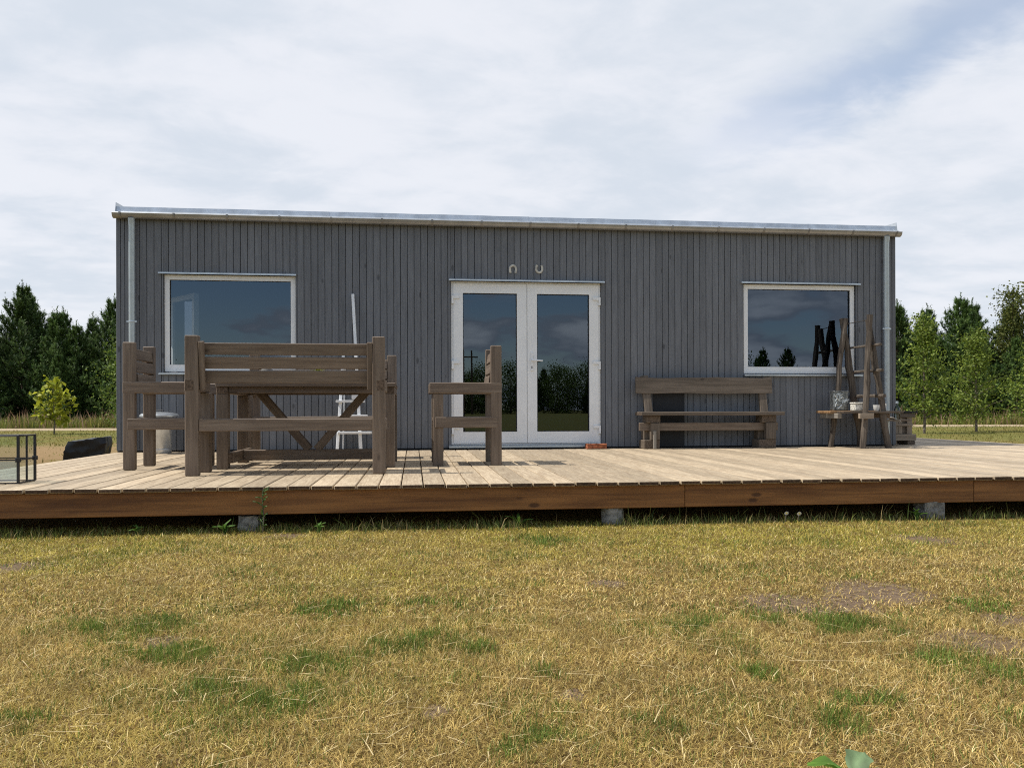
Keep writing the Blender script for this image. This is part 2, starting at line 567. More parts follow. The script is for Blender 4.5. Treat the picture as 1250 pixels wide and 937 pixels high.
class MB:
    """collects simple shapes into one mesh"""

    def __init__(self):
        self.V, self.F = [], []

    def add(self, V, F):
        n = len(self.V)
        self.V += [tuple(v) for v in V]
        self.F += [[i + n for i in f] for f in F]

    def box(self, lo, hi):
        x0, y0, z0 = lo
        x1, y1, z1 = hi
        self.add([(x0, y0, z0), (x1, y0, z0), (x1, y1, z0), (x0, y1, z0), (x0, y0, z1), (x1, y0, z1), (x1, y1, z1), (x0, y1, z1)],
                 [(0, 3, 2, 1), (4, 5, 6, 7), (0, 1, 5, 4), (1, 2, 6, 5), (2, 3, 7, 6), (3, 0, 4, 7)])

    def tube(self, pts, rad, n=8, cap=True, rng=None, jit=0.0):
        pts = [Vector(p) for p in pts]
        rad = rad if isinstance(rad, (list, tuple)) else [rad] * len(pts)
        V, F = [], []
        ref = Vector((.31, .87, .37))
        for i, p in enumerate(pts):
            t = (pts[min(i + 1, len(pts) - 1)] - pts[max(i - 1, 0)]).normalized()
            if abs(t.dot(ref)) > .95:
                ref = Vector((.9, -.2, .3))
            a = t.cross(ref).normalized()
            c = t.cross(a)
            for k in range(n):
                an = 2 * math.pi * k / n
                r = rad[i] * (1 + (rng.uniform(-jit, jit) if rng else 0))
                V.append(p + a * math.cos(an) * r + c * math.sin(an) * r)
        for i in range(len(pts) - 1):
            for k in range(n):
                F.append((i * n + k, i * n + (k + 1) % n, (i + 1) * n + (k + 1) % n, (i + 1) * n + k))
        if cap:
            F.append(tuple(range(n))[::-1])
            F.append(tuple((len(pts) - 1) * n + k for k in range(n)))
        self.add(V, F)

    def lathe(self, prof, n=20, c=(0, 0, 0)):
        V, F = [], []
        for r, z in prof:
            for k in range(n):
                an = 2 * math.pi * k / n
                V.append((c[0] + r * math.cos(an), c[1] + r * math.sin(an), c[2] + z))
        for i in range(len(prof) - 1):
            for k in range(n):
                F.append((i * n + k, i * n + (k + 1) % n, (i + 1) * n + (k + 1) % n, (i + 1) * n + k))
        F.append(tuple(range(n))[::-1])
        F.append(tuple((len(prof) - 1) * n + k for k in range(n)))
        self.add(V, F)

    def build(self, name, mat, parent=None, loc=(0, 0, 0), smooth=False):
        me = bpy.data.meshes.new(name)
        me.from_pydata(self.V, [], self.F)
        if smooth:
            me.polygons.foreach_set('use_smooth', [True] * len(me.polygons))
            me.set_sharp_from_angle(angle=R(40))
        me.materials.append(mat)
        return link(name, me, parent, loc)


def np_mesh(name, V, F, C=None, mat=None):
    """V (n,3), F list of (m,k) index arrays, C (n,3) point colours"""
    me = bpy.data.meshes.new(name)
    V = np.asarray(V, np.float32)
    me.vertices.add(len(V))
    me.vertices.foreach_set('co', V.ravel())
    idx = np.concatenate([f.ravel() for f in F]).astype(np.int32)
    tot = np.concatenate([np.full(len(f), f.shape[1]) for f in F]).astype(np.int32)
    st = np.concatenate([[0], np.cumsum(tot)[:-1]]).astype(np.int32)
    me.loops.add(len(idx))
    me.loops.foreach_set('vertex_index', idx)
    me.polygons.add(len(tot))
    me.polygons.foreach_set('loop_start', st)
    me.polygons.foreach_set('loop_total', tot)
    if C is not None:
        at = me.color_attributes.new('Col', 'FLOAT_COLOR', 'POINT')
        c4 = np.ones((len(V), 4), np.float32)
        c4[:, :3] = C
        at.data.foreach_set('color', c4.ravel())
    me.update(calc_edges=True)
    me.validate()
    if mat:
        me.materials.append(mat)
    return me


def copy_tree(o, parent=None):
    c = o.copy()
    COL.objects.link(c)
    c.parent = parent
    for ch in list(o.children):
        copy_tree(ch, c)
    return c


def blades_mesh(name, base, L, W, az, lean, col, curl=.5, mat=None, rng=None):
    """grass blades: base (n,3), arrays for the rest; col (n,3)"""
    n = len(base)
    d = np.stack([np.cos(az), np.sin(az), np.zeros(n)], 1)
    side = np.stack([-np.sin(az), np.cos(az), np.zeros(n)], 1)
    up = np.array([0, 0, 1.0])
    tw = rng.uniform(-1.2, 1.2, n)[:, None]
    side = side * np.cos(tw) + d * np.sin(tw)
    l1 = lean * (1 - curl)
    l2 = np.minimum(lean * (1 + curl), 1.62)
    mid = base + (d * np.sin(l1)[:, None] + up * np.cos(l1)[:, None]) * (L * .5)[:, None]
    tip = mid + (d * np.sin(l2)[:, None] + up * np.cos(l2)[:, None]) * (L * .5)[:, None]
    w = (W * .5)[:, None]
    V = np.stack([base - side * w, base + side * w, mid - side * w * .8, mid + side * w * .8, tip], 1).reshape(-1, 3)
    i = (np.arange(n) * 5)[:, None]
    q = i + np.array([[0, 1, 3, 2]])
    t = i + np.array([[2, 3, 4]])
    return np_mesh(name, V, [q, t], np.repeat(col, 5, 0), mat)


# ================================================================== the setting
GZ = -0.31
XL, XR = -3.515, 6.394          # house front
DXR = 8.42                      # right end of the deck
DY = -4.684                     # front of the deck

N = 90
gx = np.concatenate([-np.geomspace(400, 14, 22), np.linspace(-13, -4, 19), np.arange(-3.95, 6, .05), np.linspace(6.1, 15, 19), np.geomspace(16, 400, 22)])
gy = np.concatenate([-np.geomspace(400, 14, 22), np.linspace(-13, -10.1, 7), np.arange(-10, -4, .05), np.linspace(-3.9, 15, 39), np.geomspace(16, 400, 22)])
bare = [(.449, -7.965, .06), (2.06, -6.803, .30), (1.994, -7.583, .22), (1.556, -6.971, .24), (-.81, -4.87, .16), (-2.077, -5.668, .2), (.053, -8.041, .06), (3.177, -5.483, .25), (1.8, -7.0, .2),
        (2.3, -7.35, .15), (-.9, -7.2, .10), (.9, -6.5, .12)]
rg = np.random.default_rng(3)
GX, GY = np.meshgrid(gx, gy)


def ground_z(x, y):
    return GZ + np.exp(-((x - 1) / 9) ** 2 - ((y + 6) / 6) ** 2) * .012 * np.sin(x * 2.1 + .4) * np.cos(y * 1.7)


GZZ = ground_z(GX, GY) + rg.normal(0, .0012, GX.shape)
V = np.stack([GX, GY, GZZ], -1).reshape(-1, 3)
nx = len(gx)
ii = (np.arange(len(gy) - 1)[:, None] * nx + np.arange(nx - 1)[None, :]).ravel()
bare_w = np.zeros(len(V))
for bx_, by_, br_ in bare:
    bare_w = np.maximum(bare_w, np.exp(-((V[:, 0] - bx_) ** 2 + (V[:, 1] - by_) ** 2) / (br_ * .9) ** 2))
me = np_mesh('ground', V, [np.stack([ii, ii + 1, ii + nx + 1, ii + nx], 1)], np.repeat(bare_w[:, None], 3, 1), M['ground'])
me.polygons.foreach_set('use_smooth', [True] * len(me.polygons))
tag(link('ground', me), 'dry yellow mown lawn with worn patches', 'lawn', kind='structure')
mb = MB()
pts = [(-90, 30.5), (-50, 27.5), (-25, 26.2), (-14, 25.6), (0, 25.2), (12, 24.6), (24, 23.6), (40, 21.5), (90, 16)]
V, F = [], []
for x, y in pts:
    V += [(x, y - 2.1, GZ + .006), (x, y + 2.0, GZ + .006)]
for i in range(len(pts) - 1):
    F.append((2 * i, 2 * i + 2, 2 * i + 3, 2 * i + 1))
mb.add(V, F)
tag(mb.build('path', M['path']), 'pale sandy path running behind the house', 'path', kind='structure')

# ================================================================== the deck
deck = tag(empty('deck', (0, DY, 0)), 'pale timber deck in front of the house on concrete blocks', 'deck')
DO = Vector((0, DY, 0))


def dk(x, y, z):
    return (x, y - DY, z)


pitch, ph = .149, -.085
k = int(math.floor((XL - ph) / pitch))
rb = random.Random(11)
while True:
    x0 = ph + k * pitch + .0042
    x1 = x0 + pitch - .0084
    k += 1
    if x1 > DXR:
        break
    if x0 < XL - .02:
        continue
    y1 = -.028 if x1 < XR + .05 else 6.4
    y0 = DY - .022 + rb.uniform(-.006, .008)
    dz = rb.uniform(-.0025, .0015)
    y0, y1 = round(y0, 3), round(y1, 3)
    if y1 > 0:
        piece('board', dk(x0, y0, -.028 + dz), dk(x1, -.9, dz), 'deck', deck, .004)
        piece('board', dk(x0, -.896, -.028 + dz), dk(x1, y1, dz), 'deck', deck, .004)
    else:
        piece('board', dk(x0, y0, -.028 + dz), dk(x1, y1, dz), 'deck', deck, .004)
for a, b_ in ((XL + .01, 1.9), (1.903, 4.106), (4.109, DXR - .03)):
    piece('fascia_beam', dk(a, DY + .024, -.190), dk(b_, DY + .072, -.031), 'beam', deck, .003)
piece('side_beam', dk(DXR - .09, DY + .08, -.19), dk(DXR - .042, 6.35, -.031), 'beam', deck, .003)
piece('side_beam', dk(XL + .02, DY + .08, -.19), dk(XL + .068, -.05, -.031), 'beam', deck, .003)
for y in (-3.9, -3.2, -2.5, -1.8, -1.1, -.4):
    piece('joist', dk(XL + .08, y, -.18), dk(DXR - .1, y + .048, -.031), 'beam', deck, .003)
mb = MB()
rr = random.Random(5)
mb.lathe([(.07, 0), (.078, .03), (.080, .10), (.079, .16)], 14)
mb.V = [(v[0] + rr.uniform(-.004, .004), v[1] + rr.uniform(-.004, .004), v[2]) for v in mb.V]
o = mb.build('concrete_footing', M['concrete'], None, (1.40, DY + .11, GZ - .04))
tag(o, 'round grey concrete footing under the middle of the deck beam', 'footing')


def rough_block(sx, sy, sz, seed):
    me = bpy.data.meshes.new('block')
    bm = bmesh.new()
    bmesh.ops.create_cube(bm, size=1)
    bmesh.ops.subdivide_edges(bm, edges=bm.edges, cuts=3, use_grid_fill=True)
    r = random.Random(seed)
    for v in bm.verts:
        v.co = Vector((v.co.x * sx, v.co.y * sy, v.co.z * sz)) + Vector((r.uniform(-1, 1), r.uniform(-1, 1), r.uniform(-1, 1))) * .006
    bm.to_mesh(me)
    bm.free()
    return me


tag(link('concrete_footing', rough_block(.155, .15, .17, 3), None, (3.80, DY + .10, GZ + .04), None, M['concrete']), 'square crumbling concrete block under the deck beam opposite the rustic bench', 'footing')
tag(link('concrete_footing', rough_block(.13, .15, .15, 5), None, (-1.10, DY + .13, GZ + .03), None, M['concrete']), 'low concrete block among weeds under the deck beam by the long seat', 'footing')

# ================================================================== the house
house = tag(empty('house', (0, 0, 0)), 'long low house clad in dark grey vertical boards', 'house')
HD = 6.2
ZT = 2.86
WL = dict(x0=-2.975, x1=-1.428, z0=.958, z1=2.132)
WR = dict(x0=4.285, x1=5.83, z0=.958, z1=2.128)
DR = dict(x0=.465, x1=2.378, z0=.0, z1=2.105)
openings = (WL, WR, DR)
# walls behind the boards, one mesh per wall, with real openings
mb = MB()
xs = sorted([XL + .03] + [v for o_ in openings for v in (o_['x0'], o_['x1'])] + [XR - .03])
for a, b_ in zip(xs[:-1], xs[1:]):
    op = [o_ for o_ in openings if abs(o_['x0'] - a) < 1e-6]
    if op:
        if op[0]['z0'] > .02:
            mb.box((a, .002, -.25), (b_, .20, op[0]['z0']))
        mb.box((a, .002, op[0]['z1']), (b_, .20, ZT - .02))
    else:
        mb.box((a, .002, -.25), (b_, .20, ZT - .02))
front = mb.build('front_wall', M['backing'], house)
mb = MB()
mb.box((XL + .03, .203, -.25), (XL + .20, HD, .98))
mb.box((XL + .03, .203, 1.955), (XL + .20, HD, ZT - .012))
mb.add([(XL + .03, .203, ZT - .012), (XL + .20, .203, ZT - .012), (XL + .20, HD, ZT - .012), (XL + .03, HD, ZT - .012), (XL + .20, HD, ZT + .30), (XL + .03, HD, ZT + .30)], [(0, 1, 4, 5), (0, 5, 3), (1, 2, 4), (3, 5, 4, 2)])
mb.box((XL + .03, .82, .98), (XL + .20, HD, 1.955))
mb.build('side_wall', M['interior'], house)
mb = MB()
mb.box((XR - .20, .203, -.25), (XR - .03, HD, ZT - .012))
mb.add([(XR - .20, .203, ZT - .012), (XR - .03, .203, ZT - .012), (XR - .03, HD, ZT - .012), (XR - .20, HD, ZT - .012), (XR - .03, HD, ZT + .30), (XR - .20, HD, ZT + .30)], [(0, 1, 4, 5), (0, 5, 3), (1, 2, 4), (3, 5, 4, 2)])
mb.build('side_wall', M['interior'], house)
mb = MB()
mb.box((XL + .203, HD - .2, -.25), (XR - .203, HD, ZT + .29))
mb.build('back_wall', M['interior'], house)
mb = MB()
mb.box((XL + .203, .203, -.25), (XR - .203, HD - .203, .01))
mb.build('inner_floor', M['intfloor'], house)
for x in (-.9, 3.2):
    mb = MB()
    mb.box((x, .9, .012), (x + .12, HD - .203, ZT - .1))
    mb.build('partition', M['interior'], house)
# side cladding, one board mesh each side
for sx, xx in ((-1, XL), (1, XR - .022)):
    mb = MB()
    y = .012
    while y < HD:
        top = ZT - .02 + .30 * y / HD
        if sx < 0 and .15 < y < .80:
            mb.box((xx, y, -.05), (xx + .022, y + .076, .975))
            mb.box((xx, y, 1.96), (xx + .022, y + .076, top))
        else:
            mb.box((xx, y, -.05), (xx + .022, y + .076, top))
        y += .08355
    mb.build('side_cladding', wood('cladding', 2), house)

pp, p0 = .08355, -3.165
rb = random.Random(21)
k = -5
bounds = []
while True:
    a = p0 + k * pp + .0030
    b_ = a + pp - .0060
    k += 1
    if a > XR - .055:
        break
    if b_ < XL + .06:
        continue
    bounds.append((max(a, XL + .056), min(b_, XR - .056)))
bounds = [(XL + .002, XL + .050)] + bounds + [(XR - .050, XR - .002)]
for a, b_ in bounds:
    y0 = -.022 + rb.uniform(-.0012, .0012)
    if b_ - a < .015:
        continue
    spans = [(.018, ZT - .02)]
    cut = None
    for o_ in openings:
        if b_ > o_['x0'] + .001 and a < o_['x1'] - .001:
            cut = o_
    parts = []
    if cut:
        # boards that straddle an opening's edge keep their outer strip full height
        if a < cut['x0'] - .012:
            parts.append((a, cut['x0'] - .002, .018, ZT - .02))
            a = cut['x0'] - .001
        if b_ > cut['x1'] + .012:
            parts.append((cut['x1'] + .002, b_, .018, ZT - .02))
            b_ = cut['x1'] + .001
        if b_ - a > .012:
            if cut['z0'] > .02:
                parts.append((a, b_, .018, cut['z0'] - .004))
            parts.append((a, b_, cut['z1'] + .004, ZT - .02))
    else:
        parts.append((a, b_, .018, ZT - .02))
    for (u, v, z0, z1) in parts:
        w = round(v - u, 3)
        piece('cladding_board', ((u + v) / 2 - w / 2, y0, z0), ((u + v) / 2 + w / 2, y0 + .021, z1), 'cladding', house, .003)

# roof, eave flashing
mb = MB()
mb.add([(XL + .018, -.035, ZT - .005), (XR - .018, -.035, ZT - .005), (XR - .018, HD + .1, ZT + .30), (XL + .018, HD + .1, ZT + .30),
        (XL + .018, -.035, ZT + .03), (XR - .018, -.035, ZT + .03), (XR - .018, HD + .1, ZT + .335), (XL + .018, HD + .1, ZT + .335)],
       [(0, 3, 2, 1), (4, 5, 6, 7), (0, 1, 5, 4), (1, 2, 6, 5), (2, 3, 7, 6), (3, 0, 4, 7)])
roof = mb.build('roof', M['roof'], house)
# eave flashing in sheets, each very slightly out of true
rb = random.Random(4)
nsh = 8
for i in range(nsh):
    a = XL + .018 + (XR - XL - .036) * i / nsh
    b_ = XL + .018 + (XR - XL - .036) * (i + 1) / nsh
    mb = MB()
    V, F = [], []
    m = 6
    for j in range(m + 1):
        x = a + (b_ - a + .012) * j / m
        wob = rb.uniform(-.002, .002)
        for y, z in ((-.122, 2.830), (-.116, 2.842), (-.068 + wob, 2.862), (-.058 + wob, 2.918 + wob), (-.020, 2.926)):
            V.append((x, y - .0008 * (i % 2), z + .0008 * (i % 2)))
    for j in range(m):
        for q in range(4):
            F.append((j * 5 + q, (j + 1) * 5 + q, (j + 1) * 5 + q + 1, j * 5 + q + 1))
    mb.add(V, F)
    mb.build('eave_flashing', M['zinc'], roof)
for sx, x in ((-1, XL + .014), (1, XR - .018)):
    mb = MB()
    mb.add([(x, -.09, 2.85), (x, -.065, 2.965), (x, HD, 3.26), (x, HD, 3.10), (x, -.02, 2.80), (x + .004, -.09, 2.85), (x + .004, -.065, 2.965), (x + .004, HD, 3.26), (x + .004, HD, 3.10), (x + .004, -.02, 2.80)],
           [(0, 1, 2, 3, 4), (9, 8, 7, 6, 5), (0, 5, 6, 1), (1, 6, 7, 2)])
    mb.build('verge_trim', M['zinc'], roof)

# gutter: half-round trough, and its brackets
mb = MB()
V, F = [], []
gc = (-.090, 2.822)
prof = []
for i in range(11):
    an = math.pi * i / 10
    prof.append((gc[0] - math.cos(an) * -.053, gc[1] - math.sin(an) * .053))
prof = prof[::-1]
inner = [(gc[0] + (y - gc[0]) * .95, gc[1] + (z - gc[1]) * .95) for y, z in prof][::-1]
loop = prof + inner
gxa, gxb = XL - .006, XR + .022
for x in (gxa, gxb):
    for y, z in loop:
        V.append((x, y, z))
n = len(loop)
for i in range(n):
    F.append((i, (i + 1) % n, n + (i + 1) % n, n + i))
mb.add(V, F)
for x in (gxa + .001, gxb - .003):     # end caps
    mb.add([(x, y, z) for y, z in prof] + [(x + .002, y, z) for y, z in prof], [tuple(range(11)), tuple(range(11, 22))[::-1]])
mb.tube([(gxa, gc[0] - .053, gc[1] + .002), (gxb, gc[0] - .053, gc[1] + .002)], .006, 6)
gut = mb.build('gutter', M['gutter'], house, smooth=True)
nb = 17
for i in range(nb):
    x = XL + .085 + (XR - XL - .14) * i / (nb - 1)
    mb = MB()
    V, F = [], []
    for s in (x - .012, x + .012):
        for i2 in range(11):
            an = math.pi * i2 / 10
            V.append((s, gc[0] + math.cos(an) * .0565, gc[1] - math.sin(an) * .0565))
    for i2 in range(10):
        F.append((i2, i2 + 1, 11 + i2 + 1, 11 + i2))
    mb.add(V, F)
    mb.box((x - .012, gc[0] - .064, gc[1] - .008), (x + .012, gc[0] - .053, gc[1] + .012))
    mb.build('gutter_bracket', M['bracket'], gut)
for x in (-3.313, 6.222):
    mb = MB()
    mb.tube([(x, -.098, 2.775), (x, -.092, 2.72), (x, -.086, 2.68), (x, -.086, .30), (x, -.086, .02)], [.040, .038, .037, .037, .037], 14)
    dp = mb.build('downpipe', M['pipe'], house, smooth=True)
    for z in (1.55,):
        mb = MB()
        mb.lathe([(.040, -.012), (.041, 0), (.040, .012)], 14, (x, -.086, z))
        mb.box((x - .058, -.100, z - .010), (x - .038, -.078, z + .010))
        mb.box((x + .038, -.100, z - .010), (x + .058, -.078, z + .010))
        mb.build('pipe_clamp', M['zinc'], dp)


def ring(mb, x0, x1, z0, z1, w0, w1, y0, y1, wb=None):
    """rectangular frame: w0 side width, w1 top, wb bottom"""
    wb = w1 if wb is None else wb
    mb.box((x0, y0, z0), (x0 + w0, y1, z1))
    mb.box((x1 - w0, y0, z0), (x1, y1, z1))
    mb.box((x0 + w0, y0 + .0004, z1 - w1), (x1 - w0, y1, z1 - .0003))
    mb.box((x0 + w0, y0 + .0004, z0 + .0003), (x1 - w0, y1, z0 + wb))


def pane(name, x0, x1, z0, z1, y, mat, parent):
    mb = MB()
    mb.add([(x0, y, z0), (x1, y, z0), (x1, y, z1), (x0, y, z1)], [(0, 1, 2, 3)])
    return mb.build(name, mat, parent)


for w, gm, sl in ((WL, M['glass'], (-3.02, -1.40)), (WR, M['glass_dirty'], (4.27, 5.90))):
    x0, x1, z0, z1 = w['x0'] + .004, w['x1'] - .004, w['z0'] + .004, w['z1'] - .004
    mb = MB()
    ring(mb, x0, x1, z0, z1, .058, .058, .012, .075, .085)
    win = mb.build('window', M['frame'], house)
    mb = MB()
    ring(mb, x0 + .050, x1 - .050, z0 + .077, z1 - .050, .012, .012, .030, .060)
    mb.build('gasket', M['rubber'], win)
    pane('pane', x0 + .060, x1 - .060, z0 + .087, z1 - .060, .045, gm, win)
    # sill and head flashing
    mb = MB()
    a, b_ = sl
    mb.add([(a, -.075, .925), (b_, -.075, .925), (b_, -.075, .942), (a, -.075, .942), (a, .012, .955), (b_, .012, .955), (a, .012, .938), (b_, .012, .938)],
           [(0, 1, 2, 3), (3, 2, 5, 4), (0, 3, 4, 6), (1, 7, 5, 2), (0, 6, 7, 1)])
    mb.build('sill', M['zinc'], win)
    mb = MB()
    a, b_ = w['x0'] - .05, w['x1'] + .05 if w is WR else w['x1'] + .012
    mb.add([(a, -.062, 2.130), (b_, -.062, 2.130), (b_, -.062, 2.148), (a, -.062, 2.148), (a, -.020, 2.160), (b_, -.020, 2.160), (a, -.020, 2.136), (b_, -.020, 2.136)],
           [(0, 1, 2, 3), (3, 2, 5, 4), (0, 3, 4, 6), (1, 7, 5, 2), (0, 6, 7, 1)])
    mb.build('head_flashing', M['zinc'], win)

# inner casement standing open behind the left window
P, Q = Vector((-3.09, .78)), Vector((-2.665, .26))
dv = (Q - P).normalized()
z0, z1 = .985, 1.945
cas = None
sash = []
for (a, b_, za, zb) in ((0, .055, z0, z1), (1, -.055, z0, z1)):
    pass
Lc = (Q - P).length
ang = math.atan2(dv.y, dv.x)
mb = MB()
ring(mb, 0, Lc, z0, z1, .06, .06, -.03, .03)
cas = mb.build('open_casement', M['frame'], house, (P.x, P.y, 0))
cas.rotation_euler = (0, 0, ang)
mb = MB()
mb.add([(.06, 0, z0 + .06), (Lc - .06, 0, z0 + .06), (Lc - .06, 0, z1 - .06), (.06, 0, z1 - .06)], [(0, 1, 2, 3)])
g = mb.build('pane', M['glass'], cas, (P.x, P.y, 0))

# double door
mb = MB()
ring(mb, DR['x0'] + .004, DR['x1'] - .004, .058, DR['z1'] - .004, .030, .028, .000, .075, .012)
door = mb.build('door_frame', M['frame'], house)
SPL = 1.425
for i, (a, b_, ga, gb) in enumerate(((.497, SPL - .003, .615, 1.297), (SPL + .003, 2.346, 1.553, 2.226))):
    mb = MB()
    mb.box((a, -.012, .075), (ga, .055, 2.074))
    mb.box((gb, -.012, .075), (b_, .055, 2.074))
    mb.box((ga, -.0116, 1.957), (gb, .055, 2.0737))
    mb.box((ga, -.0116, .0753), (gb, .055, .217))
    leaf = mb.build('door_leaf', M['frame'], house)
    mb = MB()
    ring(mb, ga - .006, gb + .006, .211, 1.963, .014, .014, -.002, .045)
    mb.build('gasket', M['rubber'], leaf)
    pane('pane', ga + .008, gb - .008, .225, 1.949, .020, M['glass'], leaf)
    for z in (1.875, 1.06, .245):
        s = -1 if i == 0 else 1
        xh = a - .012 if i == 0 else b_ + .012
        mb = MB()
        mb.box((xh - .012, -.034, z - .055), (xh + .012, -.010, z + .045))
        mb.box((min(xh, xh - s * .085), -.030, z + .012), (max(xh, xh - s * .085), -.0125, z + .045))
        mb.build('hinge', M['white_paint'], leaf)
    if i == 1:
        mb = MB()
        mb.box((1.468, -.024, .985), (1.502, -.0122, 1.215))
        hb = mb.build('handle', M['white_paint'], leaf)
        mb = MB()
        mb.tube([(1.485, -.024, 1.118), (1.485, -.065, 1.118), (1.50, -.072, 1.116), (1.615, -.072, 1.110)], [.010, .010, .011, .010], 8)
        mb.build('lever', M['white_paint'], hb, smooth=True)
        mb = MB()
        mb.box((1.479, -.0252, 1.01), (1.491, -.0238, 1.045))
        mb.build('keyhole', M['rubber'], hb)
mb = MB()
mb.add([(.437, -.085, .020), (2.385, -.085, .020), (2.385, -.085, .045), (.437, -.085, .045), (.437, .03, .057), (2.385, .03, .057), (.437, .03, .02), (2.385, .03, .02)],
       [(0, 1, 2, 3), (3, 2, 5, 4), (0, 3, 4, 6), (1, 7, 5, 2)])
mb.build('threshold', M['pipe'], house)
mb = MB()
mb.add([(.440, -.085, 2.100), (2.415, -.085, 2.100), (2.415, -.085, 2.118), (.440, -.085, 2.118), (.440, -.020, 2.138), (2.415, -.020, 2.138), (.440, -.020, 2.112), (2.415, -.020, 2.112)],
       [(0, 1, 2, 3), (3, 2, 5, 4), (0, 3, 4, 6), (1, 7, 5, 2), (0, 6, 7, 1)])
mb.build('head_flashing', M['zinc'], house)
piece('floor_hatch', (3.055, -.040, .012), (3.470, -.0245, .70), M['hatch'], house, .004)


def horseshoe(loc, up, label):
    mb = MB()
    pts, rad = [], []
    pts = [(.030, 0, -.048), (.0345, 0, -.030), (.037, 0, -.012)]
    for i in range(11):
        an = math.pi * i / 10
        pts.append((.038 * math.cos(an), 0, .005 + .040 * math.sin(an)))
    pts += [(-.037, 0, -.012), (-.0345, 0, -.030), (-.030, 0, -.048)]
    rad = [.0145] * len(pts)
    mb.tube(pts, rad, 8)
    s = 1 if not up else -1
    mb.V = [(v[0], v[1] * .6, v[2] * s) for v in mb.V]
    if s < 0:
        mb.F = [f[::-1] for f in mb.F]
    o = mb.build('horseshoe', M['shoe'], None, loc, smooth=True)
    return tag(o, label, 'horseshoe', 'horseshoes over the door')


horseshoe((1.246, -.031, 2.262), False, 'pale iron horseshoe over the door, its open end pointing down')
horseshoe((1.580, -.031, 2.270), True, 'pale iron horseshoe over the door, its open end pointing up')

# ================================================================== furniture


def seat_set(name, W, Dp, post, legw, H=1.075, front=None):
    """chair or bench facing +y, back face at y=0, centred on x"""
    root = empty(name)
    pw, pd = post
    lw, ld = legw
    h = W / 2
    A = .046
    for s in (-1, 1):
        e = s * h
        def bx(nm, u0, u1, y0, y1, z0, z1):
            xa, xb = sorted((e - s * u0, e - s * u1))
            return piece(nm, (xa, y0, z0), (xb, y1, z1), 'furniture', root, .006)
        bx('back_post', .002, pw, 0, pd, 0, H)
        bx('front_leg', .012, .012 + lw, Dp - .03 - ld, Dp - .03, 0, .644)
        bx('armrest', 0, A + .028, -.0015, Dp, .646, .742)
        bx('seat_rail', -.0015, A, .035, Dp - .05, .338, .434)
        # sloping back batten
        xb_ = e - s * (pw + .022)
        beam('back_batten', (xb_, .062, .66), (xb_, .012, 1.03), .042, .04, 'furniture', root, .004, (1, 0, 0))
    piece('back_rail', (-h + pw + .001, .012, .340), (h - pw - .001, .06, .433), 'furniture', root, .004)
    piece('front_rail', (-h + lw + .013, Dp - .09, .340), (h - lw - .013, Dp - .045, .433), 'furniture', root, .004)
    n = 4
    y0, y1 = .13, Dp - .025
    for i in range(n):
        a = y0 + (y1 - y0) * i / n
        b_ = y0 + (y1 - y0) * (i + 1) / n - .010
        ext = pw + .002 if False else .085
        piece('seat_slat', (-h + .062, a, .396), (h - .062, b_, .427), 'furniture', root, .004)
    hw = h - pw - .002
    for za, zb in ((.930, 1.022), (.823, .916), (.712, .809)):
        zm = (za + zb) / 2
        ym = .0865 - (zm - .71) * (.05 / .37) + .020
        o = piece('back_slat', (-hw, ym - .014, za), (hw, ym + .014, zb), 'furniture', root, .004)
        o.rotation_euler = (math.atan(.05 / .37), 0, 0)
    return root


bench = seat_set('garden_bench', 1.515, .50, (.100, .080), (.083, .095))
bench.location = (-.978, -3.765, 0)
tag(bench, 'brown timber bench with its slatted back turned to the lawn', 'bench', 'brown timber garden set')
bench2 = copy_tree(bench)
bench2.location = (-.935, -1.425, 0)
bench2.rotation_euler = (0, 0, math.pi)
tag(bench2, 'brown timber bench between the table and the house wall, facing the lawn', 'bench', 'brown timber garden set')
chair = seat_set('garden_chair', .575, .645, (.055, .098), (.055, .093))
chair.location = (-2.424, -2.765, 0)
chair.rotation_euler = (0, 0, -math.pi / 2)
tag(chair, 'brown timber armchair beside the metal bin, facing the table', 'armchair', 'brown timber garden set')
chair2 = copy_tree(chair)
chair2.location = (.785, -2.665, 0)
chair2.rotation_euler = (0, 0, math.pi / 2)
tag(chair2, 'brown timber armchair standing alone in front of the double door', 'armchair', 'brown timber garden set')

# table
TX0, TX1, TY0, TY1 = -1.665, -.162, -3.055, -2.13
table = tag(empty('garden_table', ((TX0 + TX1) / 2, (TY0 + TY1) / 2, 0)), 'brown timber table with braced trestle legs between the two benches', 'table', 'brown timber garden set')
TO = Vector(table.location)


def tp(name, lo, hi):
    return piece(name, Vector(lo) - TO, Vector(hi) - TO, 'furniture', table, .004)


nb = 7
for i in range(nb):
    a = TY0 - .02 + (TY1 - TY0 + .04) * i / nb
    tp('table_plank', (TX0 - .005, a, .700), (TX1 + .005, a + (TY1 - TY0 + .04) / nb - .006, .735))
for xa in (TX0, TX1 - .095):
    for ya in (TY0, TY1 - .095):
        tp('table_leg', (xa, ya, 0), (xa + .095, ya + .095, .640))
    tp('cross_beam', (xa + .002, TY0 - .003, .642), (xa + .093, TY1 + .003, .698))
    xo = xa + .095 if xa < -1 else xa - .046
    tp('foot_rail', (xo, TY0 + .004, .05), (xo + .046, TY1 - .004, .142))
tp('apron', (TX0 + .096, TY0 + .012, .645), (TX1 - .096, TY0 + .055, .698))
tp('apron', (TX0 + .096, TY1 - .055, .645), (TX1 - .096, TY1 - .012, .698))
ym = (TY0 + TY1) / 2
tp('stretcher', (TX0 + .142, ym - .045, .050), (TX1 - .142, ym + .045, .140))
xm = (TX0 + TX1) / 2
for s in (-1, 1):
    beam('brace', Vector((xm + s * .035, ym, .142)) - TO, Vector((xm + s * .50, ym, .690)) - TO, .07, .085, 'furniture', table, .004, (0, 1, 0))

